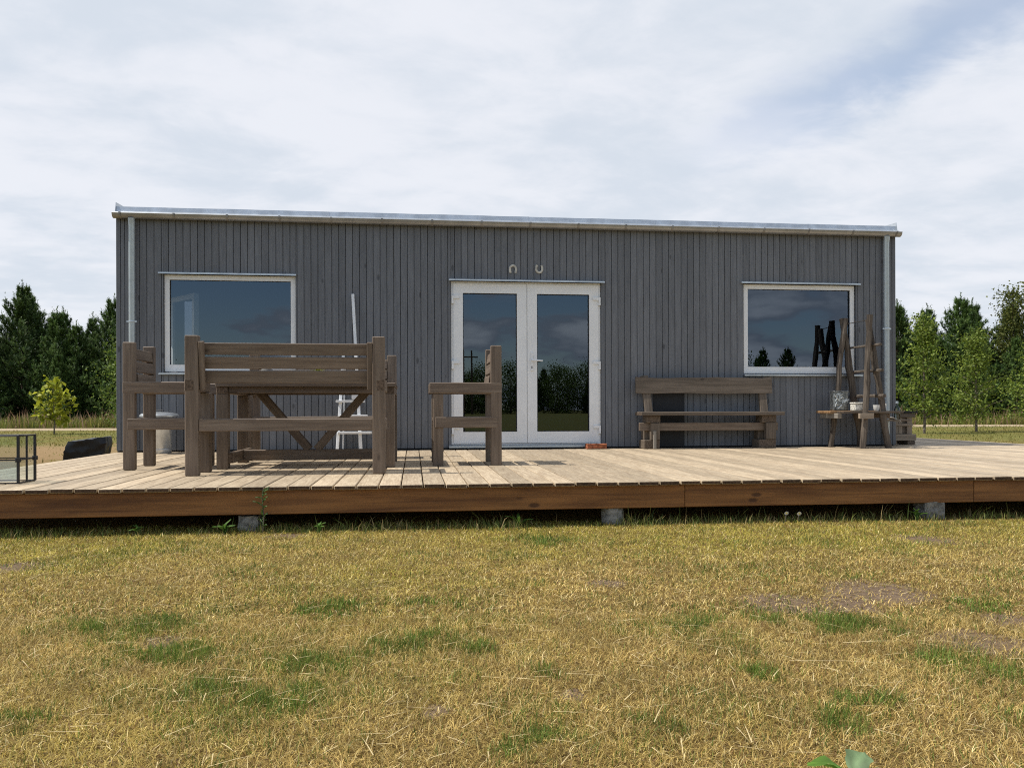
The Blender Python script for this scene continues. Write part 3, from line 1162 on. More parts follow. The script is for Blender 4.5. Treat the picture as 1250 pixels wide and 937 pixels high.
# pot with yellow-green cushion plant on the table, and a low dark lantern
TZ = .736


def tuft_plant(name, loc, n, Lr, lw, cols, seed, mat):
    r = np.random.default_rng(seed)
    base = np.stack([r.normal(0, .012, n), r.normal(0, .012, n), np.zeros(n)], 1)
    az = r.uniform(0, 6.283, n)
    L = r.uniform(*Lr, n)
    W = r.uniform(*lw, n)
    lean = r.uniform(.15, 1.15, n)
    ca, cb = np.array(cols[0]), np.array(cols[1])
    col = ca + (cb - ca) * r.uniform(0, 1, (n, 1))
    return blades_mesh(name, base, L, W, az, lean, col, .4, mat, r)


mb = MB()
mb.lathe([(.045, 0), (.055, .06), (.060, .07), (.050, .07), (.045, .055)], 16)
pot = mb.build('pot_plant', M['pot'], None, (-.87, -2.62, TZ), smooth=True)
tag(pot, 'small pot with a yellow green cushion plant on the brown table', 'pot plant')
o = link('foliage', tuft_plant('foliage', None, 150, (.05, .13), (.008, .016), ((.20, .22, .03), (.34, .33, .05)), 3, M['blade']), pot)
o.location = (0, 0, .055)
mb = MB()
mb.lathe([(.052, 0), (.055, .01), (.055, .12), (.048, .135), (.02, .14)], 16)
o = mb.build('lidded_jar', M['pot'], None, (-1.32, -2.62, TZ), smooth=True)
tag(o, 'small grey lidded jar on the brown table', 'jar')

# ---------------------------------------------------------------- rustic bench against the wall
rbn = tag(empty('rustic_bench', (3.72, -.25, 0)), 'weathered plank bench on stacked timber blocks below the window wall', 'bench')
RO = Vector(rbn.location)


def rp(name, lo, hi, kind='rustic', rot=None, b=.005):
    return piece(name, Vector(lo) - RO, Vector(hi) - RO, kind, rbn, b, rot)


me = bpy.data.meshes.new('backrest')
bm = bmesh.new()
bmesh.ops.create_cube(bm, size=1)
ed = [e for e in bm.edges if abs(e.verts[0].co.x - e.verts[1].co.x) > .5]
bmesh.ops.subdivide_edges(bm, edges=ed, cuts=11)
r = random.Random(2)
wob = {}
for v in bm.verts:
    kx = round(v.co.x * 12)
    z = wob.setdefault((kx, v.co.z > 0), r.uniform(-.008, .008))
    v.co = Vector((v.co.x * 1.80, v.co.y * .035, v.co.z * .205 + z))
bmesh.ops.recalc_face_normals(bm, faces=bm.faces)
bm.to_mesh(me)
bm.free()
me.materials.append(wood('rustic', 0))
link('backrest', me, rbn, Vector((3.692, -.155, .795)) - RO, (R(-6), 0, 0))
beam('back_post', Vector((2.955, -.20, .42)) - RO, Vector((2.915, -.105, .92)) - RO, .10, .045, 'rustic', rbn, .004, (0, 1, 0))
beam('back_post', Vector((4.475, -.20, .42)) - RO, Vector((4.465, -.105, .89)) - RO, .10, .045, 'rustic', rbn, .004, (0, 1, 0))
rp('seat', (2.80, -.39, .418), (4.665, -.10, .462))
rp('stretcher', (2.81, -.275, .225), (4.625, -.225, .325), 'furniture')
for x0 in (2.86, 4.36):
    w = .19 if x0 < 3 else .21
    rp('block', (x0 + .03, -.33, .325), (x0 + w + .01, -.12, .416))
    rp('block', (x0 + .075, -.345, .112), (x0 + w, -.225 - .051, .323))
    rp('block', (x0 + .02, -.223, .112), (x0 + w - .04, -.09, .323))
    rp('block', (x0 - .01, -.335, .006), (x0 + w, -.10, .110))
rp('prop', (2.958, -.366, .005), (3.000, -.347, .225), 'grey')

# ---------------------------------------------------------------- A-frame rack of poles
rack = tag(empty('pole_rack', (5.68, -.38, 0)), 'rustic rack of two pole trestles joined by rungs, with a low shelf', 'rack')
KO = Vector(rack.location)


def pole(name, p, q, r0, r1, seed, parent=rack, n=9, bend=.012):
    rg_ = random.Random(seed)
    p, q = Vector(p) - KO, Vector(q) - KO
    pts, rad = [], []
    m = 9
    for i in range(m):
        t = i / (m - 1)
        o_ = Vector((rg_.uniform(-1, 1), rg_.uniform(-1, 1), 0)) * bend if 0 < i < m - 1 else Vector((0, 0, 0))
        pts.append(p.lerp(q, t) + o_)
        rad.append((r0 + (r1 - r0) * t) * rg_.uniform(.88, 1.12))
    mb_ = MB()
    mb_.tube(pts, rad, n, True, rg_, .07)
    c = (p + q) / 2
    mb_.V = [tuple(Vector(v) - c) for v in mb_.V]
    return mb_.build(name, wood('log', 2), parent, c)


pole('pole', (5.385, -.18, 0), (5.625, -.13, 1.675), .038, .030, 1)
pole('pole', (5.83, -.14, 0), (5.60, -.09, 1.68), .045, .040, 2)
pole('pole', (5.545, -.67, 0), (5.675, -.62, 1.67), .040, .034, 3)
pole('pole', (5.935, -.60, 0), (5.685, -.56, 1.62), .042, .036, 4)
for z, x, rr_ in ((1.29, 5.725, .017), (.972, 5.745, .020), (.655, 5.77, .024)):
    pole('rung', (x, -.78, z), (x - .015, .0 - .03, z + .003), rr_, rr_ * .9, int(z * 100), n=7, bend=.004)
mb = MB()
mb.tube([(5.70 - KO.x, -.60 - KO.y, 1.612), (5.64 - KO.x, -.12 - KO.y, 1.605)], .006, 6)
mb.build('tie_wire', M['wire'], rack)
for nm, lo, hi, kd in (('shelf_plank', (5.215, -.30, .440), (6.06, -.13, .470), 'fresh'),
                       ('shelf_plank', (5.215, -.49, .440), (5.99, -.31, .468), 'fresh'),
                       ('shelf_plank', (5.30, -.66, .440), (6.10, -.50, .466), 'rustic'),
                       ('shelf_bearer', (5.27, -.57, .375), (5.325, -.12, .438), 'grey'),
                       ('shelf_bearer', (5.475, -.735, .372), (5.66, -.69, .438), 'pallet'),
                       ('shelf_bearer', (5.90, -.60, .375), (5.955, -.10, .438), 'rustic'),
                       ('side_shelf', (6.08, -.42, .335), (6.36, -.14, .355), 'rustic')):
    piece(nm, Vector(lo) - KO, Vector(hi) - KO, kd, rack, .003)

# things on the rack
mb = MB()
o = tag(empty('tin_box', (5.385, -.40, .470)), 'embossed dark metal tin standing upright on the pole rack shelf', 'tin')
piece('body', (-.100, -.055, 0), (.100, .055, .245), M['tin'], o, .012)
rt = random.Random(8)
for i in range(16):
    x, z = rt.uniform(-.075, .075), rt.uniform(.03, .22)
    an = rt.uniform(0, 3.14)
    l = rt.uniform(.018, .045)
    beam('relief', (x - math.cos(an) * l, -.056, z - math.sin(an) * l * .8), (x + math.cos(an) * l, -.056, z + math.sin(an) * l * .8), .012, .010, M['tinrelief'], o, .003, (0, 1, 0))
piece('rim', (-.104, -.062, .232), (.104, .062, .250), M['tin'], o, .005)
o = tag(empty('enamel_box', (5.555, -.57, .467)), 'small chipped off-white box on the pole rack shelf', 'box')
piece('body', (-.088, -.06, 0), (.088, .06, .085), M['offwhite'], o, .012)
piece('lid', (-.092, -.064, .087), (.092, .064, .108), M['offwhite'], o, .008)
mb = MB()
mb.lathe([(.025, 0), (.038, .02), (.045, .075), (.042, .075), (.033, .02)], 14)
o = mb.build('white_cup', M['paper'], None, (5.80, -.56, .467), smooth=True)
tag(o, 'white cup on the pole rack shelf between the poles', 'cup')
o = tag(empty('grey_card', (5.885, -.55, .467)), 'grey card propped up on the pole rack shelf', 'card')
piece('sheet', (-.05, -.004, .003), (.05, .004, .095), M['offwhite'], o, .001, (R(-14), R(8), 0))
bt = tag(empty('glass_bottle', (6.235, -.30, .356)), 'clear glass bottle on the low side shelf of the pole rack', 'bottle')
mb = MB()
mb.lathe([(.034, 0), (.037, .01), (.037, .12), (.030, .15), (.014, .18), (.014, .215)], 16)
mb.build('body', M['bottle'], bt, smooth=True)
mb = MB()
mb.lathe([(.017, .205), (.017, .232), (.012, .235)], 12)
mb.build('cap', M['cap'], bt, smooth=True)
o = tag(empty('paper_sheets', (6.16, -.36, .356)), 'loose white papers lying on the low side shelf of the pole rack', 'papers')
piece('sheet', (-.09, -.05, .0), (.05, .05, .003), M['paper'], o, .0008, (0, R(24), R(20)))
piece('sheet', (-.05, -.05, .001), (.07, .05, .004), M['paper'], o, .0008, (0, R(20), R(-18)))

# ---------------------------------------------------------------- stacked pallet timber round the corner
cr = tag(empty('timber_crate', (6.66, .35, 0)), 'weathered timber crate standing on the deck by the house corner', 'crate')
piece('base_runner', (-.23, -.14, .002), (-.11, .16, .055), 'pallet', cr, .004)
piece('base_runner', (.05, -.14, .002), (.16, .16, .055), 'rustic', cr, .004)
piece('base_board', (-.24, -.15, .057), (.17, -.02, .145), 'pallet', cr, .004)
piece('base_board', (-.24, -.01, .057), (.17, .15, .145), 'pallet', cr, .004)
for x0, x1 in ((-.20, -.07), (-.065, -.015), (.055, .13)):
    piece('upright', (x0, -.12, .147), (x1, -.095, .372), 'pallet', cr, .003)
piece('side_panel', (-.20, -.09, .147), (.125, .12, .372), 'rustic', cr, .003)
piece('crosspiece', (-.21, -.135, .255), (.13, -.1215, .29), 'pallet', cr, .003)
piece('top_board', (-.23, -.15, .374), (.155, .15, .43), 'rustic', cr, .004)
piece('lid', (-.25, -.17, .432), (.18, .17, .458), M['backing'], cr, .004)

# ---------------------------------------------------------------- brick by the door
o = link('brick', rough_block(.255, .115, .062, 9), None, (2.275, -.165, .033), (0, 0, R(3)), M['brick'])
tag(o, 'chipped red brick lying on the deck beside the door threshold', 'brick')

# ---------------------------------------------------------------- galvanised bin
bn = tag(empty('metal_bin', (-2.925, -.36, 0)), 'grey galvanised bin with a lid against the wall by the downpipe', 'bin')
mb = MB()
mb.lathe([(.125, .002), (.132, .01), (.134, .05), (.130, .055), (.134, .062), (.150, .36), (.154, .365), (.150, .372)], 24)
mb.build('body', M['zinc'], bn, smooth=True)
mb = MB()
mb.lathe([(.170, .360), (.174, .40), (.165, .418), (.16, .42)], 24)
mb.build('liner', M['bag'], bn, smooth=True)
mb = MB()
mb.lathe([(.195, .421), (.212, .424), (.212, .442), (.19, .462), (.10, .476), (.02, .480)], 28)
mb.build('lid', M['zinc'], bn, smooth=True)
mb = MB()
mb.tube([(-.05, 0, .476), (-.045, 0, .50), (.045, 0, .50), (.05, 0, .476)], .006, 6)
mb.build('lid_handle', M['black_metal'], bn)

# ---------------------------------------------------------------- white step ladder
ld = tag(empty('step_ladder', (-.76, -.22, 0)), 'white step ladder leaning on the wall behind the brown bench', 'ladder')
LO = Vector(ld.location)


def lb(name, p, q, w, d):
    return beam(name, Vector(p) - LO, Vector(q) - LO, w, d, M['white_paint'], ld, .004, (0, 1, 0))


lb('stile', (-.905, -.33, .003), (-.845, -.10, 1.22), .035, .045)
lb('stile', (-.625, -.33, .003), (-.738, -.045, 1.915), .035, .045)
lb('rear_leg', (-.86, -.07, .003), (-.83, -.066, 1.1), .02, .03)
lb('rear_leg', (-.66, -.07, .003), (-.69, -.066, 1.1), .02, .03)
for z, xa, xb in ((.225, -.90, -.50), (.425, -.88, -.55), (.60, -.925, -.585), (.85, -.86, -.66), (1.08, -.85, -.68)):
    y = -.33 + z * .19
    piece('tread', Vector((xa, y - .06, z - .014)) - LO, Vector((xb, y + .045, z + .014)) - LO, M['white_paint'], ld, .003)
piece('latch', Vector((-.735, -.30, .625)) - LO, Vector((-.665, -.285, .69)) - LO, M['white_paint'], ld, .003)

# ---------------------------------------------------------------- glass guard on the deck
gg = tag(empty('glass_fire_guard', (-2.95, -4.15, 0)), 'low glass guard with black metal frame standing on the front of the deck', 'fire guard')
x0, x1, y0, y1, H_ = -.36, .255, -.125, .125, .335
for (xa, ya) in ((x0, y0), (x1, y0), (x0, y1), (x1, y1)):
    piece('corner_bar', (xa - .008, ya - .008, .004), (xa + .008, ya + .008, H_), M['black_metal'], gg, .002)
    mb = MB()
    mb.lathe([(.008, -.016), (.019, -.014), (.019, .014), (.008, .016)], 10, (xa, ya, .165))
    mb.build('clip', M['black_metal'], gg)
piece('mid_bar', (x1 - .006, -.006, .004), (x1 + .006, .006, H_), M['black_metal'], gg, .002)
for z in (.006, .165, H_ - .006):
    piece('long_rail', (x0, y0 - .005, z - .005), (x1, y0 + .005, z + .005), M['black_metal'], gg, .002)
    piece('long_rail', (x0, y1 - .005, z - .005), (x1, y1 + .005, z + .005), M['black_metal'], gg, .002)
    piece('short_rail', (x1 - .005, y0, z - .0052), (x1 + .005, y1, z + .0052), M['black_metal'], gg, .002)
    piece('short_rail', (x0 - .005, y0, z - .0052), (x0 + .005, y1, z + .0052), M['black_metal'], gg, .002)


def gpane(co, mat):
    mb_ = MB()
    mb_.add(co, [(0, 1, 2, 3)])
    return mb_.build('pane', mat, gg)


for z0, z1, mt in ((.015, .158, M['guard_tint']), (.172, H_ - .012, M['guard_glass'])):
    gpane([(x0 + .009, y0, z0), (x1 - .009, y0, z0), (x1 - .009, y0, z1), (x0 + .009, y0, z1)], mt)
    gpane([(x0 + .009, y1, z0), (x1 - .009, y1, z0), (x1 - .009, y1, z1), (x0 + .009, y1, z1)], M['guard_glass'])
    gpane([(x1, y0 + .009, z0), (x1, y1 - .009, z0), (x1, y1 - .009, z1), (x1, y0 + .009, z1)], M['guard_glass'])
    gpane([(x0, y0 + .009, z0), (x0, y1 - .009, z0), (x0, y1 - .009, z1), (x0, y0 + .009, z1)], M['guard_glass'])

# ---------------------------------------------------------------- black plastic bundle beyond the deck
me = bpy.data.meshes.new('black_bundle')
bm = bmesh.new()
bmesh.ops.create_cube(bm, size=1)
bmesh.ops.subdivide_edges(bm, edges=bm.edges, cuts=13, use_grid_fill=True)
from mathutils import noise as mnoise
for v in bm.verts:
    c = v.co.copy()
    rnd_ = Vector((c.x, c.y, c.z))
    f = 1.0 - .10 * (abs(c.x) * 2) ** 6 * (abs(c.z) * 2) ** 4
    p = Vector((c.x * .44 * f, c.y * .46 * f, c.z * .46 * (1 + .22 * c.x)))
    p.x += .07 * c.z
    nv = mnoise.noise_vector(Vector((c.x * 3.5, c.y * 3.5, c.z * 7))) * .010 + mnoise.noise_vector(Vector((c.x * 9 + c.z * 6, c.y * 9, c.z * 9 - c.x * 5))) * .012
    if c.z < -.25:
        nv *= 1.9
    v.co = p + nv
bm.normal_update()
bm.to_mesh(me)
bm.free()
me.polygons.foreach_set('use_smooth', [True] * len(me.polygons))
me.set_sharp_from_angle(angle=R(24))
o = link('wrapped_bundle', me, None, (-3.92, .18, GZ + .235), (0, 0, R(10)), M['bag'])
tag(o, 'box wrapped in crumpled black plastic on the ground beside the deck', 'bundle')

# ================================================================== trees


def cols(r, n, a, b_, amp=.25):
    a, b_ = np.array(a), np.array(b_)
    c = a + (b_ - a) * r.uniform(0, 1, (n, 1))
    return c * r.uniform(1 - amp, 1 + amp, (n, 1))


def tuft_tris(P, D, L, W, per, r):
    """needle tufts: P (n,3) base, D (n,3) axis, L (n) needle length; per needles each"""
    n = len(P)
    t = r.uniform(0, 1, (n, per, 1))
    ax = D[:, None, :] / np.linalg.norm(D, axis=1)[:, None, None]
    ln = np.linalg.norm(D, axis=1)[:, None, None]
    base = P[:, None, :] + ax * ln * t
    rv = r.normal(0, 1, (n, per, 3))
    rv -= (rv * ax).sum(-1, keepdims=True) * ax
    rv /= np.linalg.norm(rv, axis=-1, keepdims=True)
    nd = rv * .8 + ax * .75
    nd /= np.linalg.norm(nd, axis=-1, keepdims=True)
    tip = base + nd * (L[:, None, None] * r.uniform(.7, 1.2, (n, per, 1)))
    sd_ = np.cross(nd, ax)
    sd_ += r.normal(0, .3, sd_.shape)
    sd_ /= np.linalg.norm(sd_, axis=-1, keepdims=True)
    w = W * .5
    return np.stack([base - sd_ * w, base + sd_ * w, tip], 2).reshape(-1, 3)


def pine(seed, H, Rr):
    r = np.random.default_rng(seed)
    root = empty('pine_tree')
    mb_ = MB()
    pts = [(r.normal(0, .03), r.normal(0, .03), H * t) for t in np.linspace(0, .96, 8)]
    pts[0] = (0, 0, -.05)
    mb_.tube(pts, [.11 * (1 - t) + .015 for t in np.linspace(0, 1, 8)], 7)
    P, D, L = [], [], []
    z = .15
    rnd_ = random.Random(seed)
    while z < H - .25:
        t = z / H
        nb_ = rnd_.randint(5, 7)
        a0 = rnd_.uniform(0, 6.28)
        for k_ in range(nb_):
            az = a0 + 6.283 * k_ / nb_ + rnd_.uniform(-.35, .35)
            Lb = (Rr * (1 - t) ** .92 * rnd_.uniform(.60, 1.18) + .22)
            if t < .2:
                Lb *= .86 + .5 * t
            el0 = R(8 + 38 * t + rnd_.uniform(-8, 8))
            el1 = el0 + R(rnd_.uniform(12, 35))
            p = Vector((0, 0, z))
            m = 6
            br = [p.copy()]
            for i in range(m):
                s = (i + .5) / m
                el = el0 + (el1 - el0) * s
                d = Vector((math.cos(az) * math.cos(el), math.sin(az) * math.cos(el), math.sin(el)))
                p = p + d * (Lb / m)
                br.append(p.copy())
                if s > .15:
                    for sd_ in (-1, 1):
                        l2 = Lb * (1 - s) * .62 + .16
                        a2 = az + sd_ * R(rnd_.uniform(32, 62))
                        e2 = el + R(rnd_.uniform(5, 30))
                        d2 = Vector((math.cos(a2) * math.cos(e2), math.sin(a2) * math.cos(e2), math.sin(e2)))
                        ns = max(1, int(l2 / .24))
                        for q in range(ns):
                            pp_ = p + d2 * (l2 * q / ns)
                            P.append(pp_)
                            dd = (d2 + Vector((0, 0, .35 if q == ns - 1 else .1))).normalized() * .24
                            D.append(dd)
                            L.append(.17)
                    P.append(p.copy())
                    D.append(d * .22)
                    L.append(.17)
            P.append(p.copy())                        # upright candle at the tip
            D.append(Vector((d.x * .25, d.y * .25, 1)).normalized() * rnd_.uniform(.30, .60))
            L.append(.085)
            if t < .75:
                mb_.tube(br[::2], [.022 * (1 - t) + .008, .014, .008, .004], 4, False)
        z += rnd_.uniform(.26, .40)
    for i in range(9):                                # leader
        P.append(Vector((0, 0, H - .6 + i * .12)))
        D.append(Vector((rnd_.uniform(-.2, .2), rnd_.uniform(-.2, .2), 1)).normalized() * .22)
        L.append(.11)
    P, D, L = np.array([tuple(v) for v in P]), np.array([tuple(v) for v in D]), np.array(L)
    per = 16
    V_ = tuft_tris(P, D, L, .042, per, r)
    nT = len(V_) // 3
    c = np.repeat(cols(r, len(P), (.036, .078, .020), (.125, .190, .045), .28), per, 0)
    c = np.repeat(c * r.uniform(.8, 1.2, (nT, 1)), 3, 0)
    me_ = np_mesh('crown', V_, [np.arange(nT * 3).reshape(-1, 3)], c, M['needle'])
    mb_.build('trunk', M['bark'], root)
    link('crown', me_, root)
    return root


def leaf_quads(P, size, r, droop=0.0, ratio=.62):
    n = len(P)
    nrm = r.normal(0, 1, (n, 3))
    nrm[:, 2] = np.abs(nrm[:, 2]) * .8 + .35
    nrm /= np.linalg.norm(nrm, axis=1, keepdims=True)
    a = np.cross(nrm, r.normal(0, 1, (n, 3)))
    a /= np.linalg.norm(a, axis=1, keepdims=True)
    a[:, 2] -= droop
    b_ = np.cross(nrm, a)
    s = (size * r.uniform(.7, 1.25, (n, 1)))
    fold = nrm * s * .12
    return np.stack([P - a * s * .5, P + b_ * s * .5 * ratio + fold, P + a * s * .55, P - b_ * s * .5 * ratio + fold], 1).reshape(-1, 3)


def leafy(name, seed, H, Rr, z0, nleaf, size, ca, cb, shape='ovate', trunk=.045, bark='birchbark', nlimb=26, tw=.20):
    r = np.random.default_rng(seed)
    rnd_ = random.Random(seed)
    root = empty(name)
    mb_ = MB()
    wob = [Vector((rnd_.uniform(-.04, .04), rnd_.uniform(-.04, .04), 0)) * H * .25 for _ in range(8)]
    spine = [Vector((0, 0, -.05))] + [wob[i] + Vector((0, 0, H * i / 8)) for i in range(1, 8)] + [Vector((0, 0, H * .97))]
    mb_.tube(spine, [trunk * (1 - i / 9) + .005 for i in range(9)], 7)

    def rad(t):
        if shape == 'ovate':
            return Rr * (math.sin(min(1, t * 1.15 + .12) * math.pi) ** .8 * .85 + .15 * (1 - t))
        if shape == 'round':
            return Rr * max(.25, math.sin((.12 + .82 * t) * math.pi)) ** .7
        return Rr * (1 - t) ** .8 + .06
    tips, wts = [], []
    for k_ in range(nlimb):
        t = (k_ + rnd_.uniform(.1, .9)) / nlimb
        zb = z0 + (H - z0) * t
        az = k_ * 2.4 + rnd_.uniform(-.5, .5)
        Lb = rad(t) * rnd_.uniform(.65, 1.15)
        st = zb - Lb * .45
        st = max(z0 * .7, st)
        i = min(7, int(st / H * 8))
        s_ = spine[i].lerp(spine[i + 1], min(1, max(0, st / H * 8 - i)))
        e_ = Vector((s_.x + math.cos(az) * Lb, s_.y + math.sin(az) * Lb, zb))
        mid = s_.lerp(e_, .5) + Vector((0, 0, Lb * .06))
        mb_.tube([s_, mid, e_], [trunk * .35 * (1 - t) + .006, trunk * .2 * (1 - t) + .005, .004], 5, False)
        for q in range(7):
            u = .28 + .72 * q / 6
            c = s_.lerp(mid, u * 2) if u < .5 else mid.lerp(e_, (u - .5) * 2)
            for _ in range(2):
                tips.append(c + Vector((rnd_.gauss(0, 1), rnd_.gauss(0, 1), rnd_.gauss(0, .8))) * tw * Rr)
                wts.append(rnd_.uniform(.3, 1))
    tips = np.array([tuple(v) for v in tips])
    wts = np.array(wts) / sum(wts)
    pick = r.choice(len(tips), nleaf, p=wts)
    P = tips[pick] + r.normal(0, 1, (nleaf, 3)) * np.array([.13, .13, .11]) * Rr
    V_ = leaf_quads(P, size, r)
    c = cols(r, nleaf, ca, cb, .22) * (.75 + .5 * r.uniform(0, 1, len(tips)))[pick][:, None]
    me_ = np_mesh('crown', V_, [np.arange(nleaf * 4).reshape(-1, 4)], np.repeat(c, 4, 0), M['leaf'])
    mb_.build('trunk', M[bark], root)
    link('crown', me_, root)
    return root


def place(root, x, y, s=1.0, rz=0.0, label='', cat='tree', group=None, z=GZ):
    root.location = (x, y, z)
    root.scale = (s, s, s)
    root.rotation_euler = (0, 0, rz)
    return tag(root, label, cat, group)


pines = [pine(101, 7.0, 2.7), pine(102, 7.0, 3.1), pine(103, 7.0, 2.4)]
used = [False] * 3
PL = 'dark young pine in the thicket across the path from the black bundle'
PR = 'dark young pine in the thicket behind the leafy young trees by the path'
PB = 'dark young pine in the thicket behind the house'


def put_pine(v, x, y, h, rz, label, group):
    o_ = pines[v] if not used[v] else copy_tree(pines[v])
    used[v] = True
    place(o_, x, y, (h - .45) / 7.0, rz, label, 'pine', group)


GL, GR, GB = 'pines left of the house', 'pines right of the house', 'pines behind the house'
for v, x, y, h, rz in ((1, -19.9, 34.4, 7.35, .3), (0, -17.9, 33.6, 6.05, 1.9), (2, -16.9, 35.5, 6.0, 2.5), (1, -15.4, 34.3, 6.75, 4.0), (0, -22.0, 33.0, 7.1, 5.1),
                       (2, -18.9, 36.8, 6.4, .9), (0, -21.0, 37.5, 7.4, 3.3), (1, -16.2, 38.0, 6.2, 2.2), (2, -23.6, 35.5, 7.2, 1.2), (0, -13.6, 36.0, 6.5, .5), (1, -24.8, 32.2, 6.6, 2.8),
                       (2, -20.4, 31.9, 4.2, 2.1), (2, -17.3, 32.2, 3.9, 4.4), (0, -26.5, 36, 7, 1), (1, -29, 33, 6.8, 2), (2, -18.7, 34.9, 5.9, 5.0), (0, -16.9, 33.4, 5.4, 3.1), (2, -14.6, 33.0, 5.6, .2)):
    put_pine(v, x, y, h, rz, PL, GL)
for v, x, y, h, rz in ((2, 24.6, 29.0, 6.35, .7), (0, 25.4, 30.2, 6.45, 2.9), (1, 26.6, 29.6, 5.95, 1.5), (1, 27.9, 28.7, 6.65, 3.7), (0, 29.2, 29.6, 6.1, 5.5),
                       (2, 26.0, 32.2, 6.3, .1), (0, 28.6, 32.5, 6.6, 4.1), (1, 31.6, 29.8, 6.5, 2.0), (2, 30.6, 31.5, 6.8, 3.0), (0, 33.0, 28.0, 6.2, .9), (1, 23.2, 31.0, 6.2, 4.8),
                       (2, 26.9, 27.7, 4.3, 1.0), (1, 30.0, 27.4, 4.6, 2.4), (2, 34.5, 31, 6.8, 1), (0, 36.5, 27, 6.4, 3), (2, 27.1, 30.6, 5.9, 1.4), (1, 29.9, 30.3, 5.9, 2.2), (0, 25.7, 28.3, 5.2, 4.0)):
    put_pine(v, x, y, h, rz, PR, GR)
rb = random.Random(78)
for i in range(13):
    put_pine(i % 3, -28 + i * 1.25 + rb.uniform(-.3, .3), 39.5 + rb.uniform(-.8, .8), rb.uniform(4.4, 5.6), rb.uniform(0, 6), PL, GL)
    put_pine((i + 1) % 3, 22.5 + i * 1.15 + rb.uniform(-.3, .3), 34.5 + rb.uniform(-.8, .8), rb.uniform(4.4, 5.6), rb.uniform(0, 6), PR, GR)
rb = random.Random(77)
for i in range(14):
    put_pine(i % 3, -11.5 + i * 2.55 + rb.uniform(-.6, .6), 34.5 - i * .25 + rb.uniform(-1.2, 2.2), rb.uniform(5.2, 6.8), rb.uniform(0, 6), PB, GB)

spruce = leafy('alder_tree', 55, 7.2, 1.35, .5, 5200, .15, (.06, .085, .018), (.15, .16, .035), 'cone', .09, 'bark', 40)
place(spruce, 30.4, 28.2, .95, 0, 'tall narrow leafy tree with brownish tip rising from the pine thicket', 'tree')
birch = leafy('young_tree', 61, 3.55, .80, .62, 3800, .095, (.10, .165, .022), (.25, .30, .05), 'ovate', .038)
place(birch, 15.93, 13.73, 1.0, .4, 'slim young leafy tree on the lawn right behind the timber crate', 'tree', 'young trees on the lawn')
birch2 = leafy('young_tree', 64, 3.2, .98, .62, 3800, .095, (.10, .160, .022), (.24, .29, .048), 'ovate', .038)
place(birch2, 18.64, 14.99, 1.0, 2.0, 'broad young leafy tree on the lawn in front of the pine thicket', 'tree', 'young trees on the lawn')
birch3 = copy_tree(birch2)
place(birch3, 21.2, 15.4, .96, 4.4, 'young leafy tree on the lawn farthest from the house corner', 'tree', 'young trees on the lawn')
bush = leafy('leafy_shrub', 71, 3.6, 1.5, .2, 5200, .12, (.05, .095, .014), (.14, .19, .03), 'round', .05, 'birchbark', 34)
place(bush, -11.9, 27.2, 1.12, 0, 'mid green leafy shrub beside the path close to the house corner', 'shrub')
sap = leafy('sapling', 81, 1.95, .66, .50, 430, .21, (.26, .31, .022), (.48, .48, .05), 'round', .022, 'birchbark', 14, .16)
place(sap, -11.88, 18.59, .92, 1.0, 'yellow green sapling with large leaves on the lawn before the path', 'sapling')

# trees across the field behind the photographer, seen mirrored in the glass
MG = 'trees across the field opposite the house'
spots = []
rb = random.Random(99)
for i in range(70):
    x = -62 + i * 2.15 + rb.uniform(-1, 1)
    kd = 'p' if rb.random() < .4 else 'b'
    h = rb.uniform(4.6, 7.4)
    if 53 < x < 63:
        h = rb.uniform(8.2, 10.0)
    spots.append((x, -122 - 7 * (i % 2) + rb.uniform(-2, 2), kd, h if kd == 'p' else h / 3.6 * 1.15))
for i, (x, y, kd, s) in enumerate(spots):
    if kd == 'p':
        o_ = copy_tree(pines[i % 3])
        place(o_, x, y, s / 7.0 * 1.1, i * 1.7, 'pine across the field opposite the house front', 'pine', MG)
    else:
        o_ = copy_tree(bush)
        place(o_, x, y, s, i * 1.3, 'leafy tree across the field opposite the house front', 'tree', MG)
hp = tag(empty('power_pole', (7.9, -109.7, GZ)), 'twin wooden power pole with crossarm beyond the field opposite', 'power pole')
for x in (-.6, .6):
    mb = MB()
    mb.tube([(x, 0, -.2), (x, 0, 9.4)], [.17, .12], 8)
    mb.build('post', M['bark'], hp)
piece('crossarm', (-1.5, -.08, 8.3), (1.5, .08, 8.5), 'rustic', hp, .01)

# ================================================================== grass
r = np.random.default_rng(12)


def hash_noise(x, y, f, seed):
    """smooth value noise on a grid, vectorised"""
    rr2 = np.random.default_rng(seed).uniform(0, 1, (64, 64))
    X, Y = x * f, y * f
    xi, yi = np.floor(X).astype(int), np.floor(Y).astype(int)
    fx, fy = X - xi, Y - yi
    fx, fy = fx * fx * (3 - 2 * fx), fy * fy * (3 - 2 * fy)
    g_ = lambda a, b_: rr2[a % 64, b_ % 64]
    return (g_(xi, yi) * (1 - fx) + g_(xi + 1, yi) * fx) * (1 - fy) + (g_(xi, yi + 1) * (1 - fx) + g_(xi + 1, yi + 1) * fx) * fy


def fbm(x, y, f, seed):
    return (hash_noise(x, y, f, seed) + .5 * hash_noise(x, y, f * 2.1, seed + 1) + .25 * hash_noise(x, y, f * 4.3, seed + 2)) / 1.75


